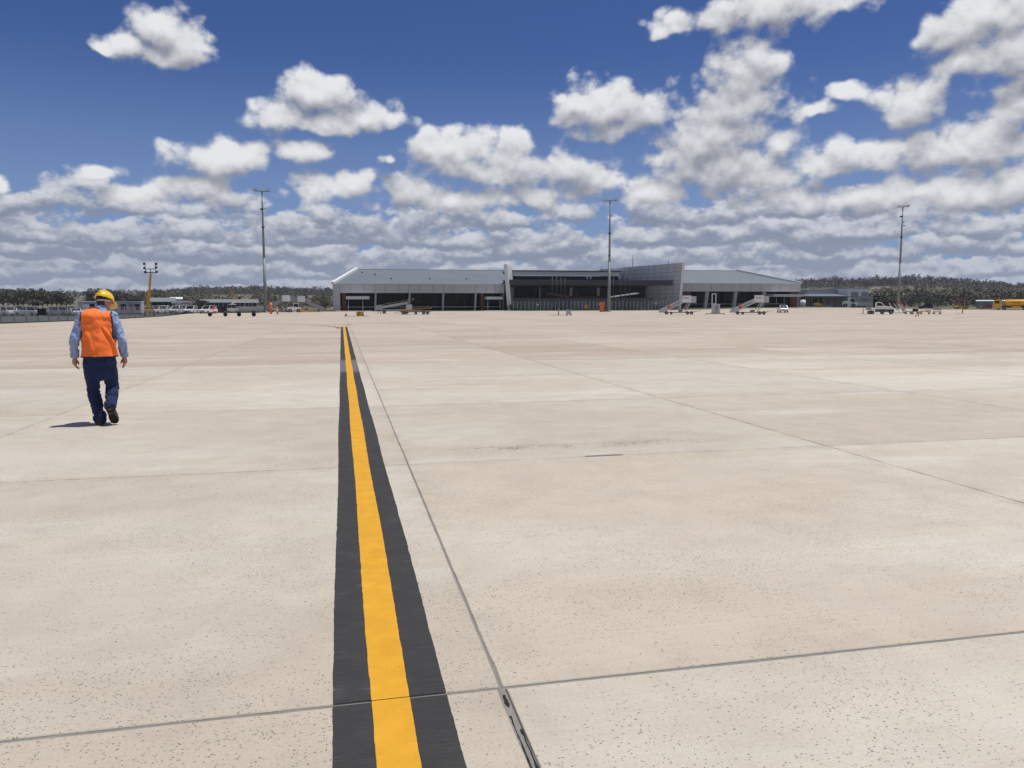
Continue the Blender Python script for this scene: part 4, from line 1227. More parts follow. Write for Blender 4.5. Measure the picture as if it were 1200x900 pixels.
# ------------------------------------------------------------------ site huts
def hut(label, px, Y, L, rz_off):
    p = col_at(px, Y); p.z -= 0.1
    h = thing('site_hut', label, 'hut', p, facing(p) + rz_off, 'portable site huts')
    D, H = 3.0, 2.6
    part('wall', M['pale_grey_paint'], h, ('box', -L / 2, 0, 0.25, L / 2, D, H))
    part('roof', M['white_trim'], h, ('box', -L / 2 - 0.08, -0.08, H + 0.002, L / 2 + 0.08, D + 0.08, H + 0.14))
    part('skid', M['dark_frame'], h, ('box', -L / 2 + .1, 0.1, -0.05, L / 2 - .1, 0.3, 0.249), ('box', -L / 2 + .1, D - .3, -0.05, L / 2 - .1, D - .1, 0.249))
    for x in (-L * 0.13, L * 0.36):
        w = part('window', M['car_glass'], h, ('box', x - 0.5, -0.02, 1.0, x + 0.5, -0.002, 2.1))
        part('frame', M['dark_frame'], w, ('box', x - 0.56, -0.04, 2.1, x + 0.56, -0.001, 2.16), ('box', x - 0.56, -0.04, 0.94, x + 0.56, -0.001, 1.0))
    dr = part('door', M['grey_paint'], h, ('box', L * 0.05, -0.03, 0.3, L * 0.05 + 0.85, -0.002, 2.3))
    part('handle', M['alu'], dr, ('box', L * 0.05 + 0.7, -0.07, 1.2, L * 0.05 + 0.78, -0.03, 1.3))
    for k in range(int(L / 0.9)):
        x = -L / 2 + 0.45 + k * 0.9
        part('wall_rib', M['grey_paint'], h, ('box', x - 0.02, -0.015, 0.3, x + 0.02, -0.0005, H - 0.05))
    return h
hut('pale grey site hut with two dark windows behind the worker', 150, 178, 5.4, R(-12))
hut('grey site hut mostly hidden by the yellow hard hat', 113, 184, 5.0, R(18))

# ------------------------------------------------------------------ lighting boom
p = col_at(176, 165); p.z -= 0.1
b = thing('lighting_boom', 'yellow boom machine holding up a rack of floodlights', 'lighting tower', p, facing(p))
ppm = 915.0 / (p.x * math.sin(CAM_AZ) + p.y * math.cos(CAM_AZ))
hb = (366 - 317) / ppm
part('mast', M['yellow_paint'], b, ('bar', (-0.35, 0, 1.6), (0.10, 0, hb * 0.55), 0.62, 0.5), ('bar', (0.06, 0, hb * 0.5), (0.52, 0, hb), 0.42, 0.36))
part('chassis', M['yellow_paint'], b, ('box', -0.95, -0.8, 0.55, 0.9, 1.6, 1.25), bevel=0.06)
part('engine_cover', M['brown_paint'], b, ('box', -0.8, -0.6, 1.251, 0.85, 1.2, 1.75), bevel=0.06)
for (x, y) in ((-0.8, -0.6), (0.75, -0.6), (-0.8, 1.3), (0.75, 1.3)): wheel(b, x, y, 0.48, 0.3, axis='x')
part('rack', M['dark_frame'], b, ('bar', (-0.65, 0, hb + 0.15), (1.7, 0, hb + 0.25), 0.14), ('bar', (-0.4, 0, hb + 0.85), (1.4, 0, hb + 0.95), 0.12),
     ('bar', (-0.4, 0, hb), (-0.4, 0, hb + 2.0), 0.12), ('bar', (1.45, 0, hb), (1.45, 0, hb + 2.0), 0.12), ('bar', (0.5, 0, hb - .1), (0.5, 0, hb + 0.95), 0.14))
for (x, z) in ((-0.55, 1.85), (-0.55, 1.05), (1.55, 1.9), (1.55, 1.2), (-0.4, 0.25), (1.6, 0.35)):
    f = part('floodlight', M['black_plastic'], b, ('box', x - 0.22, -0.28, hb + z - 0.2, x + 0.22, 0.2, hb + z + 0.2))
    part('lens', M['car_glass'], f, ('box', x - 0.18, -0.3, hb + z - 0.16, x + 0.18, -0.281, hb + z + 0.16))

# ------------------------------------------------------------------ passenger stairs
def passenger_stairs(label, loc, rz, group, body='pale_grey_paint', marks=True, scale=1.0, flip=False):
    s = thing('passenger_stairs', label, 'airport stairs', loc, rz, group)
    s.scale = (-scale if False else scale, scale, scale)
    X = -1.0 if flip else 1.0
    def bx(n, m, x0, y0, z0, x1, y1, z1, parent=None): return part(n, M[m], parent or s, ('box', min(x0 * X, x1 * X), y0, z0, max(x0 * X, x1 * X), y1, z1))
    def pr(n, m, prof, y0, y1, parent=None): return part(n, M[m], parent or s, ('prism', [(x * X, z) for x, z in prof], y0, y1))
    W = 1.0
    side = [(-3.9, 0.42), (-3.95, 0.75), (-3.5, 1.20), (1.0, 3.35), (1.0, 2.35), (0.4, 2.05), (-2.9, 0.42)]
    for y in (-W, W - 0.06):
        sp = pr('side_panel', body, side, y, y + 0.06)
        if marks and y < 0:
            # round emblem with a line of lettering along the ramp
            part('emblem', M['mark_orange'], sp, ('cyl', (-1.75 * X, y - 0.003, 1.55), (-1.75 * X, y - 0.015, 1.55), 0.36, 0.36, 16))
            part('emblem', M['mark_red'], sp, ('cyl', (-1.98 * X, y - 0.016, 1.48), (-1.98 * X, y - 0.024, 1.48), 0.22, 0.22, 12))
            for k in range(8):
                x = -1.15 + k * 0.19; z = 1.74 + k * 0.19 * 0.478
                part('letter', M['mark_dark'], sp, ('bar', (x * X, y - 0.008, z - 0.10), ((x + 0.03) * X, y - 0.008, z + 0.12 + 0.05 * (k % 3 == 0)), 0.10, 0.012, (0, 1, 0)))
    for k in range(14):
        t = k / 13
        x, z = -3.6 + 4.3 * t, 0.40 + 1.85 * t
        bx('step', 'alu', x - 0.17, -W + 0.07, z, x + 0.17, W - 0.07, z + 0.05)
    hs = bx('platform_housing', body, 0.75, -W, 2.38, 2.55, W, 2.46)
    for y in (-W - 0.01, W - 0.05):
        hp = bx('housing_panel', 'white_paint' if body != 'alu' else 'alu', 0.76, y, 2.461, 2.55, y + 0.06, 3.85)
        if marks and y < 0:
            part('emblem', M['mark_red'], hp, ('prism', [(0.95 * X, 3.5), (1.3 * X, 3.5), (1.2 * X, 3.25)], y - 0.014, y - 0.003))
            for k in range(6):
                x = 1.32 + k * 0.15
                part('letter', M['mark_dark'], hp, ('box', min(x * X, (x + 0.1) * X), y - 0.014, 3.24, max(x * X, (x + 0.1) * X), y - 0.003, 3.40 + 0.05 * (k == 2)))
    for y in (-W + 0.1, W - 0.16):
        bx('bumper_wing', body, 2.552, y, 2.40, 3.55, y + 0.06, 3.70)
    bx('bumper_floor', 'alu', 2.552, -W + 0.16, 2.36, 3.5, W - 0.16, 2.44)
    part('chassis', M['grey_paint'], s, ('bar', (-3.0 * X, -0.7, 0.42), (2.9 * X, -0.7, 0.42), 0.16), ('bar', (-3.0 * X, 0.7, 0.42), (2.9 * X, 0.7, 0.42), 0.16), ('bar', (2.6 * X, -0.8, 0.42), (2.6 * X, 0.8, 0.42), 0.14), ('bar', (-2.6 * X, -0.8, 0.42), (-2.6 * X, 0.8, 0.42), 0.14))
    part('machinery_box', M['grey_paint'], s, ('box', min(0.0, 0.9 * X), -0.6, 0.45, max(0.0, 0.9 * X), 0.6, 0.95))
    for y in (-0.8, 0.8):
        part('support_strut', M[body], s, ('bar', (1.35 * X, y, 0.45), (2.3 * X, y, 2.4), 0.2), ('bar', (0.6 * X, y, 0.45), (1.9 * X, y, 2.3), 0.12))
        for x in (-2.35, -1.4, 1.85, 2.65): wheel(s, x * X, y, 0.34 if x != -1.4 else 0.28, 0.2)
    part('tow_bar', M['grey_paint'], s, ('bar', (2.9 * X, 0, 0.4), (4.6 * X, 0, 0.85), 0.07), ('bar', (2.9 * X, 0.3, 0.4), (3.4 * X, 0.3, 0.75), 0.1))
    return s
pa = gp(792, 369.0)
pa.y += 6; pa = col_at(794.5, pa.y)
st1 = passenger_stairs('white passenger stairs with orange emblem, left of the pair before the right wing', pa, facing(pa), 'branded passenger stairs')
pb = col_at(878.5, pa.y - 6)
dup(st1, pb, facing(pb), 'white passenger stairs with orange emblem, nearer the white utility')
pc = col_at(327.5, 196); passenger_stairs('grey passenger stairs behind a white tug left of the terminal', pc, facing(pc), 'plain passenger stairs', 'grey_paint', False, 1.05)
pd = col_at(362, 200); passenger_stairs('grey passenger stairs with ramp coming down toward the terminal corner', pd, facing(pd), 'plain passenger stairs', 'grey_paint', False, 1.0, True)

# ------------------------------------------------------------------ lift cabinet between the two stairs
p = col_at(837.6, pa.y - 2)
t = thing('access_lift', 'small white cabinet lift with an upright mast between the passenger stairs', 'access lift', p, facing(p))
part('cabinet', M['pale_grey_paint'], t, ('box', -0.55, -0.5, 0.3, 0.95, 0.6, 2.05), bevel=0.04)
part('cabinet_door', M['grey_paint'], t, ('box', 0.0, -0.52, 0.8, 0.55, -0.502, 1.85))
part('mast', M['white_paint'], t, ('box', -0.72, -0.2, 0.3, -0.56, 0.1, 4.25), ('box', 0.02, -0.2, 2.06, 0.18, 0.1, 4.25), ('box', -0.56, -0.2, 4.1, 0.02, 0.1, 4.25), ('box', -0.56, -0.2, 2.1, 0.02, 0.1, 2.25))
part('base', M['grey_paint'], t, ('box', -0.8, -0.7, 0.12, 1.2, 0.8, 0.3))
for (x, y) in ((-1.75, -0.6), (1.85, -0.6), (-1.75, 0.7), (1.85, 0.7)):
    part('outrigger', M['dark_frame'], t, ('bar', (x, y, 0.12), (0.2, y * 0.5, 0.25), 0.1), ('cyl', (x, y, 0.0), (x, y, 0.16), 0.14))

# ------------------------------------------------------------------ belt loader and dolly by the left wing
p = col_at(463, 172)
t = thing('belt_loader', 'grey belt loader with its conveyor raised, before the left terminal wing', 'belt loader', p, facing(p))
part('conveyor', M['alu'], t, ('bar', (-4.1, 0, 1.15), (2.9, 0, 2.35), 1.1, 0.55))
part('belt', M['black_plastic'], t, ('bar', (-4.05, 0, 1.45), (2.9, 0, 2.64), 0.8, 0.03))
part('side_rail', M['galv'], t, *[('bar', (-4.0, y, 1.75), (2.9, y, 2.95), 0.06) for y in (-0.62, 0.62)], *[('bar', (-4.0 + 0.69 * k * 2, y, 1.2 + 0.24 * k), (-4.0 + 0.69 * k * 2, y, 1.75 + 0.236 * k), 0.05) for k in range(6) for y in (-0.62, 0.62)])
part('lower_bin', M['galv'], t, ('prism', [(-4.3, 0.75), (-4.2, 1.75), (-2.9, 1.9), (-2.7, 0.9)], -0.7, 0.7))
part('chassis', M['grey_paint'], t, ('box', -2.9, -0.8, 0.5, 3.6, 0.8, 0.95))
part('driver_stand', M['pale_grey_paint'], t, ('box', 2.4, -0.8, 0.951, 3.7, 0.7, 1.9), bevel=0.05)
part('driver_seat', M['black_plastic'], t, ('box', 2.6, -0.5, 1.901, 3.1, 0.0, 2.1), ('box', 2.55, -0.5, 2.1, 2.65, 0.0, 2.7))
part('screen_frame', M['dark_frame'], t, ('bar', (2.9, -0.6, 1.9), (2.8, -0.6, 3.1), 0.08), ('bar', (3.6, -0.6, 1.9), (3.5, -0.6, 3.0), 0.08), ('bar', (2.8, -0.6, 3.1), (3.6, -0.6, 3.0), 0.08))
for x in (3.0, 3.95): part('warning_lamp', M['orange_paint'], t, ('cyl', (x, -0.6, 2.95), (x, -0.6, 3.25), 0.13, 0.11))
part('lamp_bracket', M['grey_paint'], t, ('bar', (3.5, -0.6, 2.9), (3.95, -0.6, 2.94), 0.06))
for (x, y) in ((-2.3, -0.7), (2.6, -0.7), (-2.3, 0.7), (2.6, 0.7)): wheel(t, x, y, 0.4, 0.25)
for x in (-3.6, -3.1): part('jack_leg', M['grey_paint'], t, ('bar', (x, -0.5, 0.02), (x + 0.1, -0.5, 0.9), 0.12), ('bar', (x, 0.5, 0.02), (x + 0.1, 0.5, 0.9), 0.12))
p = col_at(487, 163)
t = thing('baggage_dolly', 'long yellow decked dolly with black wheels in front of the belt loader', 'dolly', p, facing(p))
part('deck', M['yellow_paint'], t, ('prism', [(-3.0, 1.05), (3.0, 1.30), (3.3, 1.5), (3.3, 1.28), (-3.0, 0.85)], -0.9, 0.9))
part('frame', M['grey_paint'], t, ('box', -3.2, -0.75, 0.45, 3.1, 0.75, 0.86))
part('end_stop', M['orange_paint'], t, ('bar', (2.6, -0.7, 1.25), (2.6, -0.7, 1.75), 0.08), ('bar', (2.6, 0.7, 1.25), (2.6, 0.7, 1.75), 0.08))
for x in (-2.5, -1.9, 0.1, 1.7, 2.5):
    for y in (-0.7, 0.7): wheel(t, x, y, 0.36 if x in (1.7, -2.5) else 0.3, 0.2)
part('drawbar', M['yellow_paint'], t, ('bar', (-3.2, 0, 0.55), (-4.5, 0, 0.3), 0.08))

# ------------------------------------------------------------------ small gear on the apron
def cone(label, px, py, h=0.75, group='traffic cones'):
    p = gp(px, py)
    c = thing('traffic_cone', label, 'cone', p, 0.3, group)
    part('cone_body', M['orange_paint'], c, ('cyl', (0, 0, 0.04), (0, 0, h), 0.19, 0.04, 14))
    part('reflective_band', M['white_paint'], c, ('cyl', (0, 0, h * 0.45), (0, 0, h * 0.68), 0.128, 0.094, 14))
    part('base', M['rubber'], c, ('box', -0.24, -0.24, 0.0, 0.24, 0.24, 0.05))
    return c
cone('orange and white cone just above the end of the yellow line', 405.5, 370.4, 1.0)
cone('orange cone at the foot of the left mast, nearer the stairs', 325.2, 368, 1.3)
cone('small orange cone in front of the canopied carts', 299.5, 366.4, 1.0)
cone('small orange cone beside the tyres, left of the canopied carts', 266, 366.3, 1.0)
for (px, lab) in ((1073, 'left of two orange stakes before the baggage trolleys'), (1075.8, 'right of two orange stakes before the baggage trolleys')):
    p = gp(px, 371.2)
    t = thing('marker_stake', lab, 'stake', p, 0, 'orange marker stakes')
    part('stake', M['orange_paint'], t, ('bar', (0, 0, 0.0), (0.22, 0, 0.7), 0.09))
    part('band', M['white_paint'], t, ('bar', (0.115, -0.005, 0.36), (0.15, -0.005, 0.48), 0.1))
p = gp(423, 370.6)
t = thing('hose_trolley', 'squat orange trolley near the end of the yellow line', 'trolley', p, facing(p))
part('drum', M['yellow_paint'], t, ('cyl', (-0.45, -0.3, 0.5), (-0.45, 0.3, 0.5), 0.42, 0.42, 16), ('box', -0.45, -0.3, 0.1, 0.5, 0.3, 0.85))
part('tray', M['dark_frame'], t, ('box', -3.0, -0.25, 0.0, 1.4, 0.25, 0.06))
for x in (-0.5, 0.4): wheel(t, x, -0.36, 0.16, 0.08)
part('handle', M['brown_paint'], t, ('bar', (0.4, 0, 0.8), (0.55, 0, 1.0), 0.05))
def post_stand(label, px, py, h, w0, w1, m):
    p = gp(px, py)
    t = thing('marker_post', label, 'post', p, facing(p), 'marker posts on flat feet')
    part('post', M[m], t, ('cyl', (0, 0, 0.05), (0, 0, h), 0.10, 0.10, 10))
    part('foot', M['brown_paint'], t, ('box', w0, -0.3, 0.0, w1, 0.3, 0.05))
    part('band', M['yellow_paint'], t, ('cyl', (0, 0, h * 0.62), (0, 0, h * 0.78), 0.104, 0.104, 10))
post_stand('short brown post on a flat foot left of the grey trolley', 654.4, 369.4, 1.25, -1.6, 1.7, 'brown_paint')
post_stand('short orange post on a flat foot behind the dark truck', 1011.5, 367.8, 1.25, -1.1, 0.9, 'yellow_paint')
post_stand('short dark post on a flat foot left of the tanker', 1127.8, 367.2, 1.1, -1.5, 0.4, 'brown_paint')
p = gp(666.5, 369.8)
t = thing('equipment_trolley', 'small grey box trolley before the fence of the hall', 'trolley', p, facing(p))
part('box', M['pale_grey_paint'], t, ('prism', [(-0.5, 0.2), (-0.5, 1.05), (0.35, 1.0), (0.45, 0.45), (0.45, 0.2)], -0.35, 0.35))
part('lid', M['grey_paint'], t, ('box', -0.54, -0.38, 1.052, 0.38, 0.38, 1.1))
for x in (-0.35, 0.4): wheel(t, x, -0.3, 0.17, 0.09)
part('legs', M['dark_frame'], t, ('box', -0.45, 0.2, 0.0, -0.35, 0.3, 0.2), ('box', 0.3, 0.2, 0.0, 0.4, 0.3, 0.2))
p = col_at(705.4, 183.0)
t = thing('plastic_barrier', 'tall orange barrier board at the foot of the central mast', 'barrier', p, facing(p))
part('board', M['orange_paint'], t, ('box', -0.6, -0.15, 0.05, 0.45, 0.15, 2.25), bevel=0.05)
part('foot', M['rubber'], t, ('box', -0.7, -0.4, 0.0, 0.55, 0.4, 0.06))
p = col_at(711, 185.5)
t = thing('electrical_cabinet', 'dull brown service cabinet right of the orange barrier board', 'cabinet', p, facing(p))
part('cabinet', M['brown_paint'], t, ('box', -0.7, -0.4, 0.1, 0.8, 0.4, 1.35))
part('plinth', M['concrete_wall'], t, ('box', -0.8, -0.5, -0.05, 0.9, 0.5, 0.1))
part('door_gap', M['dark_frame'], t, ('box', 0.03, -0.41, 0.2, 0.05, -0.401, 1.3))
for (px, py, h, lab) in ((317.6, 368, 2.4, 'tall orange bollard beside the left mast'),):
    p = gp(px, py)
    t = thing('bollard', lab, 'bollard', p, 0)
    part('tube', M['orange_paint'], t, ('cyl', (0, 0, 0.0), (0, 0, h), 0.26, 0.24, 14), ('cyl', (0, 0, h), (0, 0, h + 0.1), 0.24, 0.12, 14))
    part('band', M['red_paint'], t, ('cyl', (0, 0, h * 0.7), (0, 0, h * 0.8), 0.253, 0.25, 14))
p = gp(241.5, 366.6)
t = thing('sign_box', 'small red and orange box sign standing by the parked cars', 'sign', p, facing(p))
part('box', M['red_paint'], t, ('box', -0.35, -0.2, 0.0, 0.1, 0.2, 0.95))
part('face', M['orange_paint'], t, ('box', 0.1, -0.2, 0.1, 0.42, 0.2, 0.75))
# four tyres lying about on the concrete
tyre_labels = ['leftmost of four black tyres standing on the concrete', 'second from left of four black tyres standing on the concrete', 'third from left of four black tyres standing on the concrete', 'rightmost of four black tyres, closest to the left mast']
def tyre_mesh():
    m = MB(); rings = []
    R0, r0 = 0.27, 0.13
    for k in range(20):
        a = 2 * math.pi * k / 20; c = Vector((math.cos(a), 0, math.sin(a)))
        rings.append([c * (R0 + r0 * math.cos(b) * 0.95) + Vector((0, 1.25 * r0 * math.sin(b), R0 + r0)) for b in [2 * math.pi * q / 10 for q in range(10)]])
    rings.append(rings[0]); m.loft(rings, True, False)
    return m
t0 = None
for k, px in enumerate((246.2, 264.2, 280.2, 297.5)):
    p = gp(px, 371.0)
    if t0 is None:
        t0 = thing('loose_tyre', tyre_labels[0], 'tyre', p, facing(p) + 0.25, 'black tyres on the concrete')
        tyre_mesh().build('tread', M['rubber'], t0)
        part('hub', M['black_plastic'], t0, ('cyl', (0, -0.1, 0.4), (0, 0.1, 0.4), 0.22, 0.22, 14))
    else:
        dup(t0, p, facing(p) + (0.5, -0.3, 0.15)[k - 1], tyre_labels[k])

# ------------------------------------------------------------------ carts and vehicles left of the terminal
p = col_at(289, 186)
t = thing('baggage_cart', 'white baggage cart with a flat canopy left of the mast', 'baggage cart', p, facing(p))
part('canopy', M['white_paint'], t, ('box', -2.6, -0.9, 2.3, 2.7, 0.9, 2.48))
part('nose', M['white_paint'], t, ('prism', [(-3.3, 1.95), (-2.6, 2.5), (-2.6, 1.95)], -0.85, 0.85))
part('deck', M['grey_paint'], t, ('box', -2.4, -0.85, 0.5, 2.5, 0.85, 0.75))
part('side_panel', M['galv'], t, ('box', -2.3, -0.86, 0.76, 1.7, -0.80, 1.45))
for x in (-2.5, -0.2, 2.4):
    for y in (-0.8, 0.8): part('canopy_post', M['galv'], t, ('bar', (x, y, 0.7), (x, y, 2.3), 0.09))
for x in (-1.8, 1.8):
    for y in (-0.7, 0.7): wheel(t, x, y, 0.3, 0.18)
p = col_at(303, 190)
t = thing('baggage_cart', 'open framed cart with posts between the canopied cart and the mast', 'baggage cart', p, facing(p))
part('deck', M['grey_paint'], t, ('box', -1.6, -0.8, 0.45, 1.7, 0.8, 0.7))
part('load', M['pale_grey_paint'], t, ('box', -1.2, -0.7, 0.701, 1.2, 0.7, 1.4), bevel=0.08)
for x in (-1.5, 1.55):
    for y in (-0.75, 0.75): part('corner_post', M['galv'], t, ('bar', (x, y, 0.65), (x, y, 2.5), 0.08))
part('top_rail', M['galv'], t, ('bar', (-1.5, -0.75, 2.45), (1.55, -0.75, 2.45), 0.07), ('bar', (-1.5, 0.75, 2.45), (1.55, 0.75, 2.45), 0.07))
for x in (-1.1, 1.1):
    for y in (-0.65, 0.65): wheel(t, x, y, 0.28, 0.16)
p = col_at(273.5, 184)
t = thing('tow_tractor', 'small white tow tractor at the head of the canopied cart', 'tractor', p, facing(p))
part('body', M['pale_grey_paint'], t, ('prism', [(-1.2, 0.35), (-1.2, 1.0), (-0.3, 1.15), (1.1, 0.95), (1.1, 0.35)], -0.6, 0.6), bevel=0.05)
part('roof', M['white_paint'], t, ('box', -0.9, -0.6, 1.85, 0.8, 0.6, 1.95))
part('roof_post', M['dark_frame'], t, *[('bar', (x, y, 0.95), (x, y, 1.85), 0.06) for x in (-0.8, 0.7) for y in (-0.5, 0.5)])
part('seat', M['black_plastic'], t, ('box', 0.0, -0.3, 1.0, 0.5, 0.3, 1.2), ('box', 0.45, -0.3, 1.2, 0.55, 0.3, 1.6))
for x in (-0.8, 0.7):
    for y in (-0.5, 0.5): wheel(t, x, y, 0.3, 0.2)
p = col_at(345.5, 190)
t = thing('tow_tractor', 'white cabbed tow tractor between the two grey passenger stairs', 'tractor', p, facing(p))
part('body', M['white_paint'], t, ('prism', [(-1.6, 0.45), (-1.6, 1.2), (-0.2, 1.3), (1.4, 1.1), (1.4, 0.45)], -0.8, 0.8), bevel=0.06)
part('cab', M['car_glass'], t, ('prism', [(-0.3, 1.28), (-0.1, 2.0), (0.9, 2.0), (1.0, 1.15)], -0.7, 0.7))
part('roof', M['white_paint'], t, ('box', -0.25, -0.78, 2.0, 1.05, 0.78, 2.14))
part('cab_post', M['white_paint'], t, *[('bar', (a, y, 1.2), (b_, y, 2.0), 0.1) for (a, b_) in ((-0.3, -0.1), (1.0, 0.9)) for y in (-0.72, 0.72)])
part('bumper', M['yellow_paint'], t, ('box', 1.41, -0.7, 0.45, 1.9, 0.7, 0.8))
for x in (-1.0, 0.9):
    for y in (-0.7, 0.7): wheel(t, x, y, 0.42, 0.25)
p = col_at(331, 196)
o = part('low_barrier', M['white_paint'], None, ('prism', [(-1.2, 0), (-1.0, 0.55), (1.0, 0.55), (1.2, 0)], -0.25, 0.25)); o.location = p; o.rotation_euler = (0, 0, facing(p))
tag(o, 'low white concrete barrier at the foot of the grey stairs', 'barrier')
for k, px in enumerate((356, 362.5, 369)):
    p = col_at(px, 197)
    o = part('low_barrier', M['yellow_paint'], None, ('prism', [(-0.75, 0), (-0.65, 0.4), (0.65, 0.4), (0.75, 0)], -0.2, 0.2)); o.location = p; o.rotation_euler = (0, 0, facing(p))
    tag(o, ('leftmost', 'middle', 'rightmost')[k] + ' of three low yellow barriers under the grey stairs', 'barrier', 'low yellow barriers')
# excavator beyond the carts
p = col_at(284, 340); p.z = terrain_h(p.x, p.y)
t = thing('excavator', 'orange excavator with raised boom behind the baggage carts', 'excavator', p, facing(p))
part('house', M['yellow_paint'], t, ('box', -1.4, -1.2, 2.6, 2.0, 1.2, 4.6), bevel=0.15)
part('cab', M['car_glass'], t, ('box', -1.2, -1.25, 3.2, -0.1, -0.3, 5.0))
part('boom', M['yellow_paint'], t, ('bar', (-1.0, 0, 3.6), (-4.0, 0, 8.0), 0.6, 0.7), ('bar', (-4.0, 0, 8.0), (-3.1, 0, 4.0), 0.45, 0.5))
part('bucket', M['brown_paint'], t, ('prism', [(-3.6, 3.0), (-2.6, 3.2), (-2.7, 4.1), (-3.2, 4.1)], -0.6, 0.6))
for y in (-1.1, 1.1): part('track', M['rubber'], t, ('prism', [(-2.0, 0.4), (-1.6, 0.0), (1.8, 0.0), (2.2, 0.4), (2.2, 0.9), (1.8, 1.3), (-1.6, 1.3), (-2.0, 0.9)], y - 0.35, y + 0.35))
part('undercarriage', M['brown_paint'], t, ('box', -1.0, -0.75, 0.5, 1.2, 0.75, 2.59))
for (px, py, lab) in ((288, 349.5, 'small street lamp post behind the canopied cart'), (302.5, 350, 'small street lamp post left of the tall mast')):
    Y = 236; p = col_at(px, Y); p.z -= 0.1
    t = thing('lamp_post', lab, 'lamp post', p, facing(p), 'small lamp posts')
    h = hgt(px, py, Y) - p.z
    part('pole', M['galv'], t, ('cyl', (0, 0, 0), (0, 0, h), 0.08, 0.06, 8))
    part('lamp_head', M['lamp_glass'], t, ('box', -0.35, -0.15, h - 0.08, 0.2, 0.15, h + 0.12))

# ------------------------------------------------------------------ sheds on the left
def shed(name, label, px0, px1, Y, pye, pyr, wall, roofm, depth=14, posts=0, zoff=-0.1, open_front=False):
    a, b = col_at(px0, Y), col_at(px1, Y)
    p = (a + b) / 2
    t = thing(name, label, 'building', (p.x, p.y, zoff), facing(p))
    L = (b - a).length / 2
    ze = hgt((px0 + px1) / 2, pye, Y) - zoff; zr = hgt((px0 + px1) / 2, pyr, Y + depth / 2) - zoff
    if open_front:
        part('wall', M[wall], t, ('box', -L, depth - 0.3, 0, L, depth, ze - 0.02), ('box', -L, 0.6, 0, -L + 0.25, depth - 0.31, ze - 0.02), ('box', L - 0.25, 0.6, 0, L, depth - 0.31, ze - 0.02))
    else:
        part('wall', M[wall], t, ('box', -L, 0.4, 0, L, depth, ze - 0.02))
    part('roof', M[roofm], t, ('prism', [(0, ze), (depth / 2, zr), (depth, ze), (depth, ze - 0.15), (depth / 2, zr - 0.15), (0, ze - 0.15)], -L - 0.4, L + 0.4, 'x'))
    for k in range(posts):
        x = -L + 0.4 + (2 * L - 0.8) * k / max(1, posts - 1)
        part('post', M['galv'], t, ('box', x - 0.1, 0.1, 0, x + 0.1, 0.3, ze - 0.16))
    return t, L, ze
shed('long_shed', 'long low dark shed with pale front posts behind the parked cars', 236, 303, 300, 354.4, 350.6, 'dark_frame', 'galv_dull', 16, 14)
shed('open_shed', 'grey shed with a pitched roof right of the lighting boom', 178, 206, 280, 353.5, 348.8, 'galv_dull', 'galv_dull', 16, 5, open_front=True)
t, L, ze = shed('small_building', 'white boxy upper room standing over the sheds', 202, 214, 292, 350.2, 348.2, 'white_paint', 'white_trim', 6)
p = col_at(216, 270)
t = thing('shade_canopy', 'white tilted shade canopy over the car park by the sheds', 'canopy', (p.x, p.y, -0.1), facing(p))
za, zb_ = hgt(203, 351.9, 270), hgt(228, 353.4, 270)
part('sheet', M['white_trim'], t, ('prism', [(-3.6, za), (0, zb_ + 0.35), (3.7, zb_ + 0.1), (3.7, zb_ - 0.08), (0, zb_ - 0.15), (-3.6, za - 0.9)], 0, 6))
for x in (-3.3, 3.4): part('post', M['galv'], t, ('cyl', (x, 0.3, 0), (x, 0.3, zb_ - 0.1), 0.08), ('cyl', (x, 5.7, 0), (x, 5.7, zb_ - 0.1), 0.08))

# ------------------------------------------------------------------ low building and vehicles on the right
BY = 262.0
bp = col_at(978, BY)
lb = thing('service_building', 'low service building with white gable block and two grey roller doors', 'building', (bp.x, BY, 0.0), R(3))
def lx(px): return (xat(px, 350, BY) - bp.x)
def lz(px, py): return hgt(px, py, BY)
xw0, xw1 = lx(994), lx(1018.5)
wb = part('block_wall', M['white_paint'], lb, ('box', xw0, 0, 0, xw1, 14, lz(1005, 338.2)))
part('roof_edge', M['galv'], wb, ('box', xw0 - .1, -0.15, lz(1005, 338.2) + .002, xw1 + .1, 14.1, lz(1005, 338.2) + 0.25))
for (a, b) in ((998, 1006.8), (1010.5, 1019.5)):
    d_ = part('roller_door', M['grey_paint'], wb, ('box', lx(a), -0.06, 0.3, min(lx(b), xw1 - 0.15), -0.002, lz(1002, 342.2)))
    for k in range(8): part('door_slat', M['galv_dull'], d_, ('box', lx(a) + .05, -0.09, 0.6 + k * 0.62, min(lx(b), xw1 - 0.15) - .05, -0.061, 0.66 + k * 0.62))
part('long_wall', M['block_beige'], lb, ('box', lx(937), 2.0, 0, xw0 - 0.02, 12, lz(970, 346.5)))
part('upper_wall', M['galv'], lb, ('box', lx(948), 6.0, lz(970, 346.48), xw0 - 0.02, 13.5, lz(970, 338.6)))
part('lean_roof', M['seam_roof'], lb, ('prism', [(-1.5, lz(970, 346.9)), (6.0, lz(970, 344.2)), (6.0, lz(970, 344.2) - 0.2), (-1.5, lz(970, 346.9) - 0.35)], lx(936), xw0 - 0.03, 'x'))
part('roof_box', M['grey_paint'], lb, ('box', lx(942.5), 3, lz(950, 344.0), lx(951), 5.9, lz(950, 339.3)))
part('roof_box_cap', M['white_trim'], lb, ('box', lx(942), 2.8, lz(950, 339.28), lx(952), 6.0, lz(950, 338.2)))
for k in range(7):
    x = lx(940) + (xw0 - lx(940)) * k / 7
    part('verandah_post', M['galv_dull'], lb, ('box', x, -1.2, -0.1, x + 0.25, -0.95, lz(970, 347.5)))
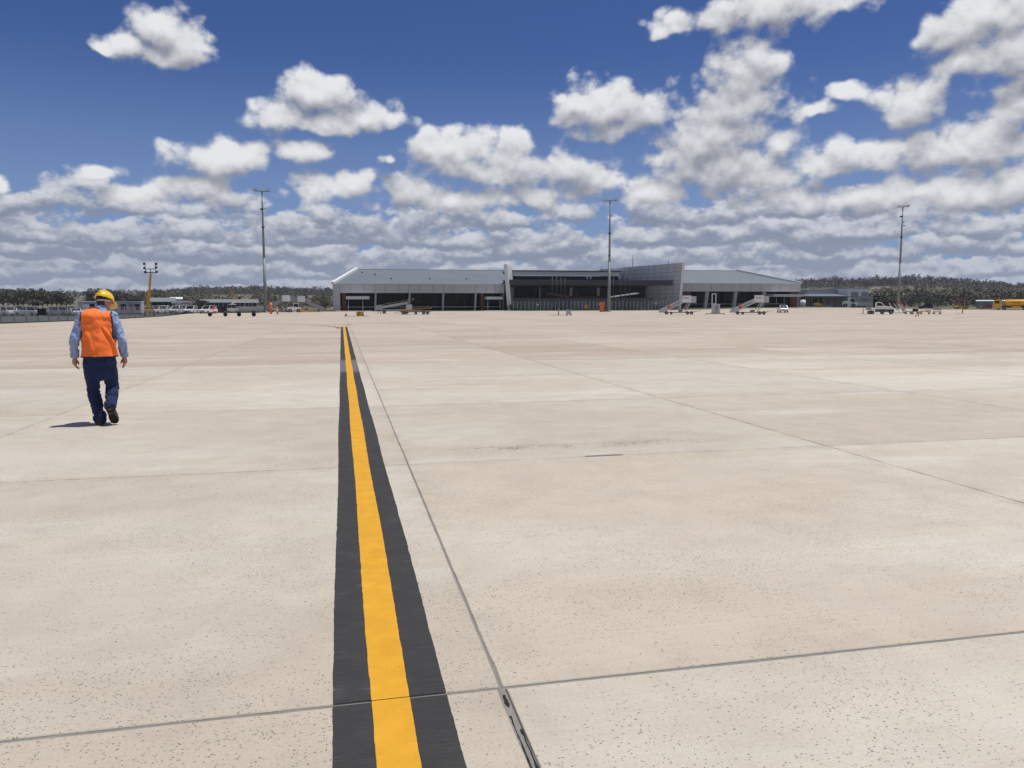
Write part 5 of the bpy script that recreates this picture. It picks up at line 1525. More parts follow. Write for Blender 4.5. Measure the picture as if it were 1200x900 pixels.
part('red_stripe', M['red_paint'], lb, ('box', lx(967), 1.95, lz(970, 354.2), lx(981.5), 1.999, lz(970, 353.0)))
for (a, b) in ((952.5, 966.5), (941, 948)): part('dark_opening', M['glass_dark'], lb, ('box', lx(a), 1.93, 0.4, lx(b), 1.998, lz(960, 349.4)))

p = col_at(995, 219); 
t = thing('pushback_tractor', 'white airport tractor with big wheels before the roller doors', 'tractor', p, facing(p))
part('body', M['white_paint'], t, ('prism', [(-2.2, 0.6), (-2.2, 1.6), (-1.8, 1.85), (0.4, 1.9), (0.4, 1.6), (2.2, 1.5), (2.4, 0.9), (2.2, 0.6)], -0.95, 0.95), bevel=0.06)
part('cab', M['car_glass'], t, ('prism', [(-0.1, 1.88), (0.0, 2.75), (1.2, 2.75), (1.6, 1.55), (0.4, 1.6)], -0.8, 0.8))
part('cab_roof', M['white_paint'], t, ('box', -0.15, -0.85, 2.751, 1.35, 0.85, 2.9))
part('cab_post', M['white_paint'], t, *[('bar', (a, y, 1.6), (b_, y, 2.75), 0.1) for (a, b_) in ((-0.05, 0.05), (1.55, 1.2)) for y in (-0.82, 0.82)])
for x in (-1.3, 1.0):
    for y in (-0.85, 0.85): wheel(t, x, y, 0.62, 0.35)
p = col_at(1012.6, 217)
t = thing('box_trailer', 'grey box trailer with dark lettering and pale lower half beside the white tractor', 'trailer', p, facing(p))
t.scale = (0.87, 0.87, 0.95)
part('upper_box', M['grey_paint'], t, ('box', -2.75, -1.1, 1.75, 2.5, 1.1, 3.75))
part('lower_box', M['pale_grey_paint'], t, ('box', -2.74, -1.09, 0.6, 2.49, 1.09, 1.748))
part('chassis', M['dark_frame'], t, ('box', -2.5, -0.8, 0.35, 2.4, 0.8, 0.598))
for k in range(7):
    part('letter', M['mark_dark'], t, ('box', -1.15 + k * 0.36, -1.115, 2.45, -0.9 + k * 0.36, -1.102, 2.85 + 0.12 * (k in (0, 3))))
for x in (-1.8, 1.6):
    for y in (-0.9, 0.9): wheel(t, x, y, 0.36, 0.22)
part('tail_light', M['tail_red'], t, ('box', -2.78, -0.9, 0.65, -2.742, -0.6, 0.85))
p = col_at(1025.0, 216)
t = thing('generator_unit', 'black upright generator housing at the end of the box trailer', 'generator', p, facing(p))
part('housing', M['black_plastic'], t, ('box', -0.75, -0.9, 0.3, 0.9, 0.9, 3.8))
part('intake_grille', M['grey_paint'], t, *[('box', -0.45, -0.92, 2.75 + 0.14 * k, 0.6, -0.902, 2.82 + 0.14 * k) for k in range(5)])
part('skid', M['dark_frame'], t, ('box', -0.8, -0.8, 0.0, 0.95, 0.8, 0.3))
p = col_at(1039, 245)
t = thing('shipping_container', 'dark red shipping container behind the parked truck', 'container', p, facing(p))
part('box', M['container_red'], t, ('box', -3.0, 0, 0.15, 3.0, 2.4, 2.75))
for k in range(20): part('corrugation', M['container_red'], t, ('box', -2.9 + k * 0.295, -0.035, 0.3, -2.75 + k * 0.295, -0.001, 2.6))
part('corner_casting', M['dark_frame'], t, *[('box', x - 0.1, y - 0.1, z - 0.08, x + 0.1, y + 0.1, z + 0.1) for x in (-2.95, 2.95) for y in (0.05, 2.35) for z in (0.08, 2.72)])

# light truck with open tray
p = gp(1032, 368.2); p = col_at(1032.5, p.y)
t = thing('light_truck', 'light truck with white cab and dark chassis parked before the container', 'truck', p, facing(p))
part('cab', M['white_paint'], t, ('prism', [(-1.25, 1.0), (-1.25, 2.25), (-1.0, 2.45), (-0.35, 2.45), (0.0, 2.3), (0.55, 1.65), (1.9, 1.5), (2.2, 1.2), (2.2, 1.0)], -0.9, 0.9), bevel=0.06)
part('cab_window', M['car_glass'], t, ('prism', [(-0.95, 1.7), (-0.9, 2.3), (-0.35, 2.3), (0.0, 2.15), (0.35, 1.7)], -0.912, 0.912))
part('lower_body', M['car_dark'], t, ('box', -1.24, -0.88, 0.45, 2.25, 0.88, 0.998))
part('tray', M['grey_paint'], t, ('box', -3.0, -0.95, 0.85, -1.28, 0.95, 0.98))
part('tray_load', M['galv'], t, ('box', -2.9, -0.85, 0.981, -1.9, 0.85, 1.55))
part('headboard', M['black_plastic'], t, ('box', -0.2, -0.88, 2.451, 1.2, 0.88, 2.6)) if False else None
part('headlight', M['lamp_glass'], t, ('box', 2.2, -0.8, 1.02, 2.24, -0.5, 1.25))
for x in (-2.3, -1.7): wheel(t, x, -0.78, 0.38, 0.25); 
for x in (-2.0,): wheel(t, x, 0.78, 0.38, 0.25)
for x in (0.1, 1.7):
    for y in (-0.78, 0.78): wheel(t, x, y, 0.42, 0.26)
# red and white striped ramp rack
p = gp(1052, 367.4); p = col_at(1052, p.y)
t = thing('ramp_rack', 'rack of white ramps with a red panel right of the truck', 'ramp rack', p, facing(p))
for k, x in enumerate((-1.9, -0.9, -0.1, 0.55)):
    part('ramp', M['white_paint'], t, ('bar', (x, -0.3 + 0.2 * k, 2.35 - 0.15 * k), (x + 1.15, -0.3 + 0.2 * k, 0.15), 0.14, 0.3, (0, 1, 0)))
part('red_panel', M['red_paint'], t, ('prism', [(-0.05, 2.55), (0.35, 2.6), (1.45, 0.75), (1.3, 0.6), (0.85, 0.65)], 0.5, 0.6))
part('stripe', M['white_paint'], t, ('bar', (0.12, 0.49, 2.1), (0.95, 0.49, 0.8), 0.1, 0.02, (0, 1, 0)), ('bar', (-0.02, 0.49, 1.85), (0.7, 0.49, 0.8), 0.1, 0.02, (0, 1, 0)))
part('frame', M['galv'], t, ('box', -1.7, -0.5, 0.1, 1.6, 0.75, 0.2), ('bar', (-1.4, 0.7, 0.2), (-1.0, 0.7, 1.6), 0.1), ('bar', (1.1, 0.7, 0.2), (0.5, 0.7, 1.6), 0.1))
for x in (-1.2, 1.3): wheel(t, x, -0.4, 0.2, 0.12)
# baggage trolleys
tl = [(1064.5, 'flat', 'flat grey baggage trolley next to the ramp rack', 'galv'), (1072.5, 'flat', 'second flat trolley from the ramp rack, carrying a dark bundle', 'grey_paint'),
      (1084, 'box', 'trolley with yellow end and white box in the trolley row', 'yellow_paint'), (1098, 'cage', 'mesh sided trolley at the right end of the row', 'pale_grey_paint')]
for (px, kind, lab, bm_) in tl:
    p = gp(px, 368.2)
    t = thing('baggage_trolley', lab, 'trolley', p, facing(p), 'baggage trolleys in a row')
    hw = 0.65 if kind == 'flat' else 1.0 if kind == 'box' else 0.75
    part('deck', M[bm_], t, ('box', -hw, -0.6, 0.45, hw, 0.6, 0.62))
    for x in (-hw * 0.7, hw * 0.7):
        for y in (-0.5, 0.5): wheel(t, x, y, 0.2, 0.12)
    part('drawbar', M['dark_frame'], t, ('bar', (-hw, 0, 0.45), (-hw - 0.45, 0, 0.3), 0.06))
    if kind == 'box':
        part('box', M['white_paint'], t, ('box', 0.05, -0.55, 0.621, 1.0, 0.55, 1.15))
        part('frame', M['yellow_paint'], t, ('bar', (-0.9, -0.5, 0.62), (-0.1, -0.5, 0.95), 0.1), ('bar', (-0.9, 0.5, 0.62), (-0.1, 0.5, 0.95), 0.1))
    elif kind == 'cage':
        part('cage_post', M['galv'], t, *[('bar', (x, y, 0.6), (x, y, 1.35), 0.06) for x in (-0.7, 0.7) for y in (-0.55, 0.55)])
        for y in (-0.56, 0.54): part('cage_side', M['galv'], t, ('box', -0.7, y, 0.8, 0.7, y + 0.02, 1.32))
    else:
        part('end_frame', M['galv'], t, ('bar', (-0.6, -0.5, 0.6), (-0.6, -0.5, 1.0), 0.06), ('bar', (-0.6, 0.5, 0.6), (-0.6, 0.5, 1.0), 0.06), ('bar', (-0.6, -0.5, 1.0), (-0.6, 0.5, 1.0), 0.06))
        if 'bundle' in lab: part('bundle', M['black_plastic'], t, ('cyl', (-0.5, 0, 0.85), (0.55, 0, 0.85), 0.25, 0.2, 10))
# boom gate
p = col_at(1129, 226)
t = thing('boom_gate', 'raised brown and orange boom beam on a grey post left of the tanker', 'boom gate', p, facing(p))
ppm = 915 / (p.x * math.sin(CAM_AZ) + p.y * math.cos(CAM_AZ))
zb_ = hgt(1120, 351.8, 226) - p.z
part('beam', M['orange_paint'], t, ('bar', (-4.2, 0, zb_), (1.0, 0, zb_ + 0.05), 0.25, 0.3))
part('beam_tip', M['dark_frame'], t, ('bar', (-7.0, 0, zb_ + 0.05), (-4.21, 0, zb_), 0.22, 0.25))
part('post', M['galv'], t, ('box', -0.2, 0.15, -0.1, 0.15, 0.45, zb_ + 0.1))
part('base', M['concrete_wall'], t, ('box', -0.5, -0.1, -0.15, 0.5, 0.8, 0.15))
shed('grey_shed', 'small grey shed with a pale roof edge left of the tanker', 1147.5, 1171, 275, 352.6, 351.6, 'galv_dull', 'white_trim', 8, 0, -0.2)
# low yard items before the service building
p = col_at(940, 246); p.z = terrain_h(p.x, p.y)
t = thing('water_tank', 'white round water tank beside the end of the terminal', 'tank', p)
part('tank', M['white_paint'], t, ('cyl', (0, 0, 0.6), (0, 0, 2.6), 0.9, 0.9, 18), ('cyl', (0, 0, 2.6), (0, 0, 2.85), 0.9, 0.3, 18))
part('stand', M['galv_dull'], t, ('box', -0.9, -0.9, -0.1, 0.9, 0.9, 0.59))
p = col_at(957.5, 222)
t = thing('tow_tractor', 'small yellow tow tractor on the verge before the service building', 'tractor', p, facing(p))
part('body', M['yellow_paint'], t, ('prism', [(-1.3, 0.4), (-1.3, 1.2), (-0.2, 1.45), (0.9, 1.1), (1.3, 0.9), (1.3, 0.4)], -0.65, 0.65), bevel=0.05)
part('seat', M['black_plastic'], t, ('box', -0.7, -0.3, 1.3, -0.2, 0.3, 1.55), ('box', -0.75, -0.3, 1.5, -0.62, 0.3, 1.95))
for x in (-0.85, 0.85):
    for y in (-0.55, 0.55): wheel(t, x, y, 0.38, 0.2)
p = col_at(969.5, 222)
t = thing('baggage_trolley', 'low grey trolley right of the small yellow tractor', 'trolley', p, facing(p))
part('deck', M['grey_paint'], t, ('box', -1.3, -0.6, 0.5, 1.3, 0.6, 0.68))
part('end_frame', M['alu'], t, ('bar', (1.2, -0.5, 0.68), (1.2, -0.5, 1.3), 0.08), ('bar', (1.2, 0.5, 0.68), (1.2, 0.5, 1.3), 0.08), ('bar', (1.2, -0.5, 1.3), (1.2, 0.5, 1.3), 0.08))
for x in (-0.9, 0.9):
    for y in (-0.5, 0.5): wheel(t, x, y, 0.26, 0.14)

# yellow fuel tanker
p = gp(1186, 364.2); p = col_at(1186.5, 186)
t = thing('fuel_tanker', 'yellow fuel tanker truck at the right edge of the apron', 'tanker', p, facing(p))
S_ = 1.0
part('cab', M['tanker_yellow'], t, ('prism', [(-5.0, 0.75), (-5.05, 2.0), (-4.8, 2.85), (-2.9, 2.9), (-2.75, 2.6), (-2.75, 0.75)], -1.2, 1.2), bevel=0.08)
part('windscreen', M['car_glass'], t, ('prism', [(-5.07, 1.95), (-4.83, 2.72), (-4.75, 2.72), (-4.98, 1.95)], -1.08, 1.08))
part('side_window', M['car_glass'], t, ('box', -4.6, -1.215, 1.85, -3.4, 1.215, 2.6))
part('bumper', M['pale_grey_paint'], t, ('box', -5.2, -1.2, 0.45, -2.8, 1.2, 0.748))
part('headlight', M['lamp_glass'], t, ('box', -5.09, -1.05, 0.95, -5.04, -0.65, 1.2), ('box', -5.09, 0.65, 0.95, -5.04, 1.05, 1.2))
part('roof_lamp', M['orange_paint'], t, ('cyl', (-3.9, 0, 2.88), (-3.9, 0, 3.15), 0.15, 0.12))
def tank_rings(x0, x1):
    rg = []
    for x, k in ((x0, 0.80), (x0 + 0.15, 0.95), (x0 + 0.4, 1.0), (x1 - 0.4, 1.0), (x1 - 0.15, 0.95), (x1, 0.8)):
        rg.append([(x, 1.2 * k * math.cos(a), 2.05 + 0.98 * k * math.sin(a)) for a in [2 * math.pi * q / 24 for q in range(24)]])
    return rg
mb = MB(); mb.loft(tank_rings(-2.1, 5.8)); mb.build('tank', M['tanker_yellow'], t)
part('tank_marking', M['brown_paint'], t, *[('box', -0.4 + k * 0.32, -1.235, 2.0, -0.16 + k * 0.32, -1.19, 2.28 + 0.08 * (k % 2)) for k in range(7)])
part('catwalk', M['grey_paint'], t, ('box', -1.8, -0.3, 3.02, 5.5, 0.3, 3.12))
part('chassis', M['dark_frame'], t, ('box', -4.6, -0.55, 0.75, 5.7, 0.55, 1.08))
part('pump_cabinet', M['tanker_yellow'], t, ('box', -0.4, -1.2, 0.6, 1.6, 1.2, 1.15))
part('exhaust_stack', M['alu'], t, ('cyl', (-2.45, -0.9, 1.0), (-2.45, -0.9, 2.9), 0.12))
for x in (-3.6, -2.2, 2.6, 3.9):
    for y in (-1.0, 1.0): wheel(t, x, y, 0.52, 0.35)

# ------------------------------------------------------------------ vegetation
def leaf_cloud(rnd, centers, n, size, flat=0.8):
    """n small leaf-clump faces spread through ellipsoidal clumps"""
    v, f = [], []
    wts = [c[3] * c[3] for c in centers]
    for _ in range(n):
        cx, cy, cz, r, rz = rnd.choices(centers, wts)[0]
        while True:
            a, b, c = rnd.uniform(-1, 1), rnd.uniform(-1, 1), rnd.uniform(-1, 1)
            d = a * a + b * b + c * c
            if 0.15 < d < 1: break
        p = Vector((cx + a * r, cy + b * r, cz + c * rz))
        s = size * rnd.uniform(0.6, 1.4)
        n1 = Vector((rnd.gauss(0, 1), rnd.gauss(0, 1), rnd.gauss(0, 0.8))).normalized()
        n2 = n1.cross(Vector((rnd.gauss(0, 1), rnd.gauss(0, 1), rnd.gauss(0, 1)))).normalized()
        o = len(v)
        v += [tuple(p - n1 * s), tuple(p + n2 * s * 0.7), tuple(p + n1 * s), tuple(p - n2 * s * 0.7)]
        f.append((o, o + 1, o + 2, o + 3))
    return v, f

def tree_parts(seed, h, w, kind):
    rnd = random.Random(seed)
    cs = []
    tr = MB()
    th = h * (0.30 if kind != 'gum' else 0.42)
    tr.cyl((0, 0, -0.3), (rnd.uniform(-.2, .2), 0, th), h * 0.030, h * 0.018, 8)
    k = 9 if kind == 'gum' else 12
    for i in range(k):
        t = rnd.uniform(0.25, 1.0) if kind != 'gum' else rnd.uniform(0.5, 1.0)
        a = rnd.uniform(0, 2 * math.pi); rr = w * 0.5 * rnd.uniform(0.2, 0.8) * (1.15 - t * 0.5)
        c = Vector((math.cos(a) * rr, math.sin(a) * rr, h * (0.22 + 0.68 * t)))
        r = w * rnd.uniform(0.16, 0.30); cs.append((c.x, c.y, c.z, r, r * rnd.uniform(0.6, 0.95)))
        tr.cyl((0, 0, th * 0.8), c, h * 0.012, h * 0.004, 5)
    v, f = leaf_cloud(rnd, cs, 520 if kind == 'gum' else 700, h * 0.035)
    cr = MB(); cr.add(v, f)
    return tr.mesh('trunk'), cr.mesh('crown')
protos = {}
for kind, mt in (('dense', 'leaf_dark'), ('gum', 'leaf_olive')):
    for s in range(5):
        a, b = tree_parts(s * 13 + len(kind), 10, 7.5 if kind == 'dense' else 8, kind)
        a.materials.append(M['bark']); b.materials.append(M[mt]); protos[kind, s] = (a, b)
def tree(name, label, loc, h, w, kind, s, group):
    t = thing(name, label, 'tree', loc, random.uniform(0, 6.28), group)
    a, b = protos[kind, s % 5]
    k = h / 10; kw = w / (7.5 if kind == 'dense' else 8)
    share('trunk', a, t, scale=(kw, kw, k)); share('crown', b, t, scale=(kw, kw, k))
    return t
# dark belt of trees beyond the car park on the left
rnd = random.Random(5)
belt = [(px, 336 + (3 if 60 < px < 105 else 0) + rnd.uniform(-0.5, 3.0), rnd.uniform(395, 430)) for px in
        [-8, -1, 5, 11, 17, 23, 29, 35, 40, 46, 51, 57, 62, 68, 73, 79, 108, 113, 118, 124, 129, 134, 139, 145, 150, 156, 161, 167]]
ordn = ['first', 'second', 'third', 'fourth', 'fifth', 'sixth', 'seventh', 'eighth', 'ninth', 'tenth', 'eleventh', 'twelfth', 'thirteenth', 'fourteenth', 'fifteenth', 'sixteenth']
for k, (px, py, Y) in enumerate(belt):
    p = col_at(px, Y); p.z = terrain_h(p.x, p.y)
    if px > 130: py += 3 + (px - 130) * 0.16
    h = max(4.0, hgt(px, py, Y) - p.z)
    if k < 16: lab = f'{ordn[k]} tree from the left in the dark belt beyond the car park'
    else: lab = f'{ordn[k - 16]} dark tree from the left in the belt behind the yellow hard hat'
    tree('dense_tree', lab, p, h, rnd.uniform(7.5, 10), 'dense', k, 'dark tree belt on the left')
for (px, py, Y, w, lab) in ((42, 351, 230, 5.6, 'small round olive bush tree above the black square board'), (236.5, 349.2, 262, 5.2, 'dark rounded tree at the end of the long shed'),
                            (185, 340, 520, 8, 'thin pale gum tree right of the lighting boom'), (190, 339.5, 540, 8, 'ragged gum tree second right of the lighting boom'),
                            (382, 352, 245, 4.5, 'brownish shrub tree against the left corner of the terminal'), (374, 354, 250, 4.5, 'olive shrub beside the grey stairs')):
    p = col_at(px, Y); p.z = terrain_h(p.x, p.y)
    tree('tree', lab, p, hgt(px, py, Y) - p.z, w, 'gum' if Y > 400 else 'dense' if px == 236.5 else 'gum', int(px), None)
# shrubs behind the airside fence
def shrub_mesh(s):
    r_ = random.Random(s); cs = [(r_.uniform(-.5, .5), r_.uniform(-.4, .4), r_.uniform(.3, .75), .45, .4) for _ in range(5)]
    v, f = leaf_cloud(r_, cs, 220, 0.11); m = MB(); m.add(v, f); return m.mesh('foliage')
shr = [shrub_mesh(s) for s in range(4)]
for me in shr: me.materials.append(M['leaf_green'])
stem_me = MB().cyl((0, 0, -0.1), (0, 0, 0.5), 0.05, 0.03, 6).mesh('stem'); stem_me.materials.append(M['bark'])
for k, (px, sz) in enumerate([(599.5, 2.0), (604, 1.8), (608.5, 1.7), (613.5, 1.3), (618, 1.2), (626, 1.0), (634, 1.1), (641, 0.9), (648, 1.0), (656, 0.8), (716, 1.0), (724, 1.1), (733, 1.2), (742, 1.3), (750, 1.1), (759, 1.0), (768, 1.2), (778, 1.1)]):
    p = col_at(px, 214 + (k % 3) * 0.7)
    side = f'{ordn[k]} green shrub from the left behind the hall fence' if k < 10 else f'{ordn[k - 10]} green shrub right of the central mast behind the hall fence'
    t = thing('shrub', side, 'shrub', p, k * 1.3, 'shrubs behind the hall fence')
    share('foliage', shr[k % 4], t, scale=(sz * 1.1, sz * 1.1, sz)); share('stem', stem_me, t, scale=(sz, sz, sz))

# wooded hills: far trees that read as one mass, one mesh per hillside
def forest(name, label, px0, px1, n, r0, r1, seed, mt, hmin, hmax, clear=None, q=46, bias=1.0):
    rnd = random.Random(seed); V, F = [], []
    for _ in range(n):
        px = rnd.uniform(px0, px1)
        a = azel(px, 350)[0]
        r = r0 + (r1 - r0) * rnd.random() ** bias
        x, y = r * math.sin(a), r * math.cos(a)
        dn = mnoise.noise(Vector((x * 0.012, y * 0.006, 4.0)))
        if dn < -0.12 + (clear or 0): continue
        z = terrain_h(x, y)
        h = rnd.uniform(hmin, hmax)
        cs = [(rnd.gauss(0, h * .18), rnd.gauss(0, h * .18), h * rnd.uniform(.2, .88), h * rnd.uniform(.18, .30), h * rnd.uniform(.15, .24)) for _ in range(5)]
        v, f = leaf_cloud(rnd, cs, q, h * 0.085)
        o = len(V)
        V += [(p[0] + x, p[1] + y, p[2] + z) for p in v]
        F += [tuple(i + o for i in g_) for g_ in f]
        o = len(V); w = h * 0.02
        V += [(x - w, y, z - .5), (x + w, y, z - .5), (x + w * .6, y, z + h * .7), (x - w * .6, y, z + h * .7)]; F.append((o, o + 1, o + 2, o + 3))
    m = MB(); m.add(V, F)
    o = m.build(name, M[mt]); o['kind'] = 'stuff'; o['label'] = label; o['category'] = 'woodland'
    return o
forest('hill_woodland', 'dark gum woodland along the right ridge', 900, 1330, 900, 980, 1240, 1, 'leaf_dark', 9, 14, -0.3, 40, 0.5)
forest('hill_woodland', 'open olive woodland on the right hillside', 890, 1330, 1500, 480, 1150, 2, 'leaf_olive', 5, 10, 0.14, 40, 1.0)
forest('hill_woodland', 'dark lower woodland at the foot of the right hill', 1010, 1330, 420, 430, 640, 3, 'leaf_dark', 5, 9, 0.10, 50, 1.0)
forest('hill_woodland', 'dark gum woodland along the ridge left of the terminal', 175, 410, 650, 950, 1230, 4, 'leaf_dark', 8, 12, -0.3, 40, 0.5)
forest('hill_woodland', 'open olive woodland on the slope left of the terminal', 165, 410, 1100, 430, 1100, 5, 'leaf_olive', 4.5, 9, 0.10, 40, 1.0)
forest('hill_woodland', 'thin far woodland on the left horizon', -120, 200, 500, 800, 1250, 6, 'leaf_olive', 6, 10, -0.1, 30, 0.7)

# ------------------------------------------------------------------ air between the apron and the hills
def haze():
    zs = [terrain_h(2550 * math.sin(R(a)), 2550 * math.cos(R(a))) for a in range(0, 360, 3)]
    o = MB().box(-2700, -2700, -8.0, 2700, 2700, 95.0).build('haze', M['bark'])
    m = bpy.data.materials.new('haze_air'); m.use_nodes = True
    t = m.node_tree; t.nodes.clear()
    v = t.nodes.new('ShaderNodeVolumePrincipled')
    v.inputs['Color'].default_value = (0.80, 0.88, 1.0, 1)
    v.inputs['Density'].default_value = 0.00012
    v.inputs['Anisotropy'].default_value = 0.25
    out = t.nodes.new('ShaderNodeOutputMaterial')
    t.links.new(v.outputs[0], out.inputs['Volume'])
    o.data.materials.clear(); o.data.materials.append(m)
    o['kind'] = 'stuff'
haze()

# ------------------------------------------------------------------ the worker
def fabric(name, c, rough=0.85, fold=0.0, scale=22.0, weave=260.0):
    m = bpy.data.materials.new(name); m.use_nodes = True
    g = NT(m.node_tree); b = m.node_tree.nodes['Principled BSDF']
    co = g.n('ShaderNodeTexCoord').outputs['Object']
    n = g.noise(co, scale, 5, 0.6); w = g.noise(co, weave, 2, 0.6)
    f = g.m('ADD', g.lin(n, 0.3, 0.7, 0.93, 1.07), g.lin(w, 0.3, 0.7, -0.04, 0.04))
    g.put(b.inputs['Base Color'], g.mix(1.0, c, g.comb(f, f, f), 'MULTIPLY'))
    b.inputs['Roughness'].default_value = rough
    b.inputs['Specular IOR Level'].default_value = 0.2
    b.inputs['Sheen Weight'].default_value = 0.1
    bn = g.n('ShaderNodeBump'); bn.inputs['Strength'].default_value = 0.35; bn.inputs['Distance'].default_value = 0.004
    g.put(bn.inputs['Height'], g.m('ADD', w, g.m('MULTIPLY', n, 2.0))); g.put(b.inputs['Normal'], bn.outputs[0])
    return m
M['vest'] = fabric('vest_orange', (0.98, 0.20, 0.040), 0.75)
M['vest_trim'] = fabric('vest_trim', (0.03, 0.016, 0.035), 0.8)
M['shirt'] = fabric('shirt_blue', (0.27, 0.35, 0.56), 0.85)
M['jeans'] = fabric('jeans', (0.016, 0.027, 0.080), 0.9)
M['leather'] = fabric('boot_leather', (0.045, 0.033, 0.024), 0.7)
M['sole'] = mat('boot_sole', (0.06, 0.052, 0.04), 0.8, 0, 0.2, 30.0)
M['skin'] = mat('skin', (0.42, 0.20, 0.125), 0.55, 0, 0.08, 20.0)
M['hair'] = mat('hair', (0.028, 0.018, 0.012), 0.6, 0, 0.3, 90.0, 0.4)
M['helmet'] = mat('helmet_yellow', (0.86, 0.54, 0.010), 0.25, 0, 0.03, 6.0, coat=0.4)
M['helmet_strap'] = mat('helmet_strap', (0.55, 0.53, 0.52), 0.6, 0, 0.05, 20.0)

PPL = gp(117.5, 498.0)
PS = 915.0 / (PPL.x * math.sin(CAM_AZ) + PPL.y * math.cos(CAM_AZ))     # photo pixels per metre at the worker
PSTR = 1.0 / math.cos(azof(PPL) - CAM_AZ)                               # sideways stretch that far from the lens axis
def J(px, py, fwd=0.0):
    """joint from its place in the photograph: x to the right, y away from the camera, z up"""
    return Vector(((px + (498.0 - py) * 0.052 - 117.5) / (PS * PSTR), fwd, (498.0 - py) / PS))

def capsule(bm_, a, b, ra, rb, fl=(1, 1), n=20):
    """tapered rounded limb from a to b; fl flattens the section (across, along depth)"""
    a, b = Vector(a), Vector(b)
    d = b - a; L = d.length
    t = d / L if L > 1e-6 else Vector((0, 0, 1))
    ref = Vector((0, 1, 0)) if abs(t.y) < 0.9 else Vector((0, 0, 1))
    p = t.cross(ref).normalized(); q = p.cross(t)
    rings = []
    for k in range(7):
        s = math.pi / 2 * (k / 6) - math.pi / 2
        rings.append((a + t * (ra * math.sin(s)), ra * max(0.02, math.cos(s))))
    for k in range(1, 6): rings.append((a + d * (k / 6), ra + (rb - ra) * k / 6))
    for k in range(7):
        s = math.pi / 2 * (k / 6)
        rings.append((b + t * (rb * math.sin(s)), rb * max(0.02, math.cos(s))))
    vr = []
    for c, r in rings:
        vr.append([bm_.verts.new(c + p * (r * fl[0] * math.cos(2 * math.pi * i / n)) + q * (r * fl[1] * math.sin(2 * math.pi * i / n))) for i in range(n)])
    for A, B in zip(vr, vr[1:]):
        for i in range(n): bm_.faces.new((A[i], A[(i + 1) % n], B[(i + 1) % n], B[i]))
    bm_.faces.new(vr[0][::-1]); bm_.faces.new(vr[-1])

def skin(name, prims, voxel, smooth_it, m, parent=None, fold=None, cut=None):
    """one continuous surface grown round a set of limbs"""
    bm_ = bmesh.new()
    for pr in prims: capsule(bm_, *pr)
    bmesh.ops.recalc_face_normals(bm_, faces=bm_.faces[:])
    me = bpy.data.meshes.new(name); bm_.to_mesh(me); bm_.free()
    o = bpy.data.objects.new(name, me); COL.objects.link(o)
    r = o.modifiers.new('remesh', 'REMESH'); r.mode = 'VOXEL'; r.voxel_size = voxel; r.use_smooth_shade = True
    s = o.modifiers.new('smooth', 'SMOOTH'); s.factor = 0.6; s.iterations = smooth_it
    dg = bpy.context.evaluated_depsgraph_get()
    out = bpy.data.meshes.new_from_object(o.evaluated_get(dg))
    o.modifiers.clear(); o.data = out; bpy.data.meshes.remove(me)
    bm_ = bmesh.new(); bm_.from_mesh(out)
    if cut:
        kill = [v for v in bm_.verts if cut(v.co)]
        bmesh.ops.delete(bm_, geom=kill, context='VERTS')
    if fold:
        bm_.normal_update()
        for v in bm_.verts: v.co += v.normal * fold(v.co)
    for f in bm_.faces: f.smooth = True
    bm_.to_mesh(out); bm_.free()
    out.name = name; out.materials.clear(); out.materials.append(m)
    if parent is not None: o.parent = parent
    return o

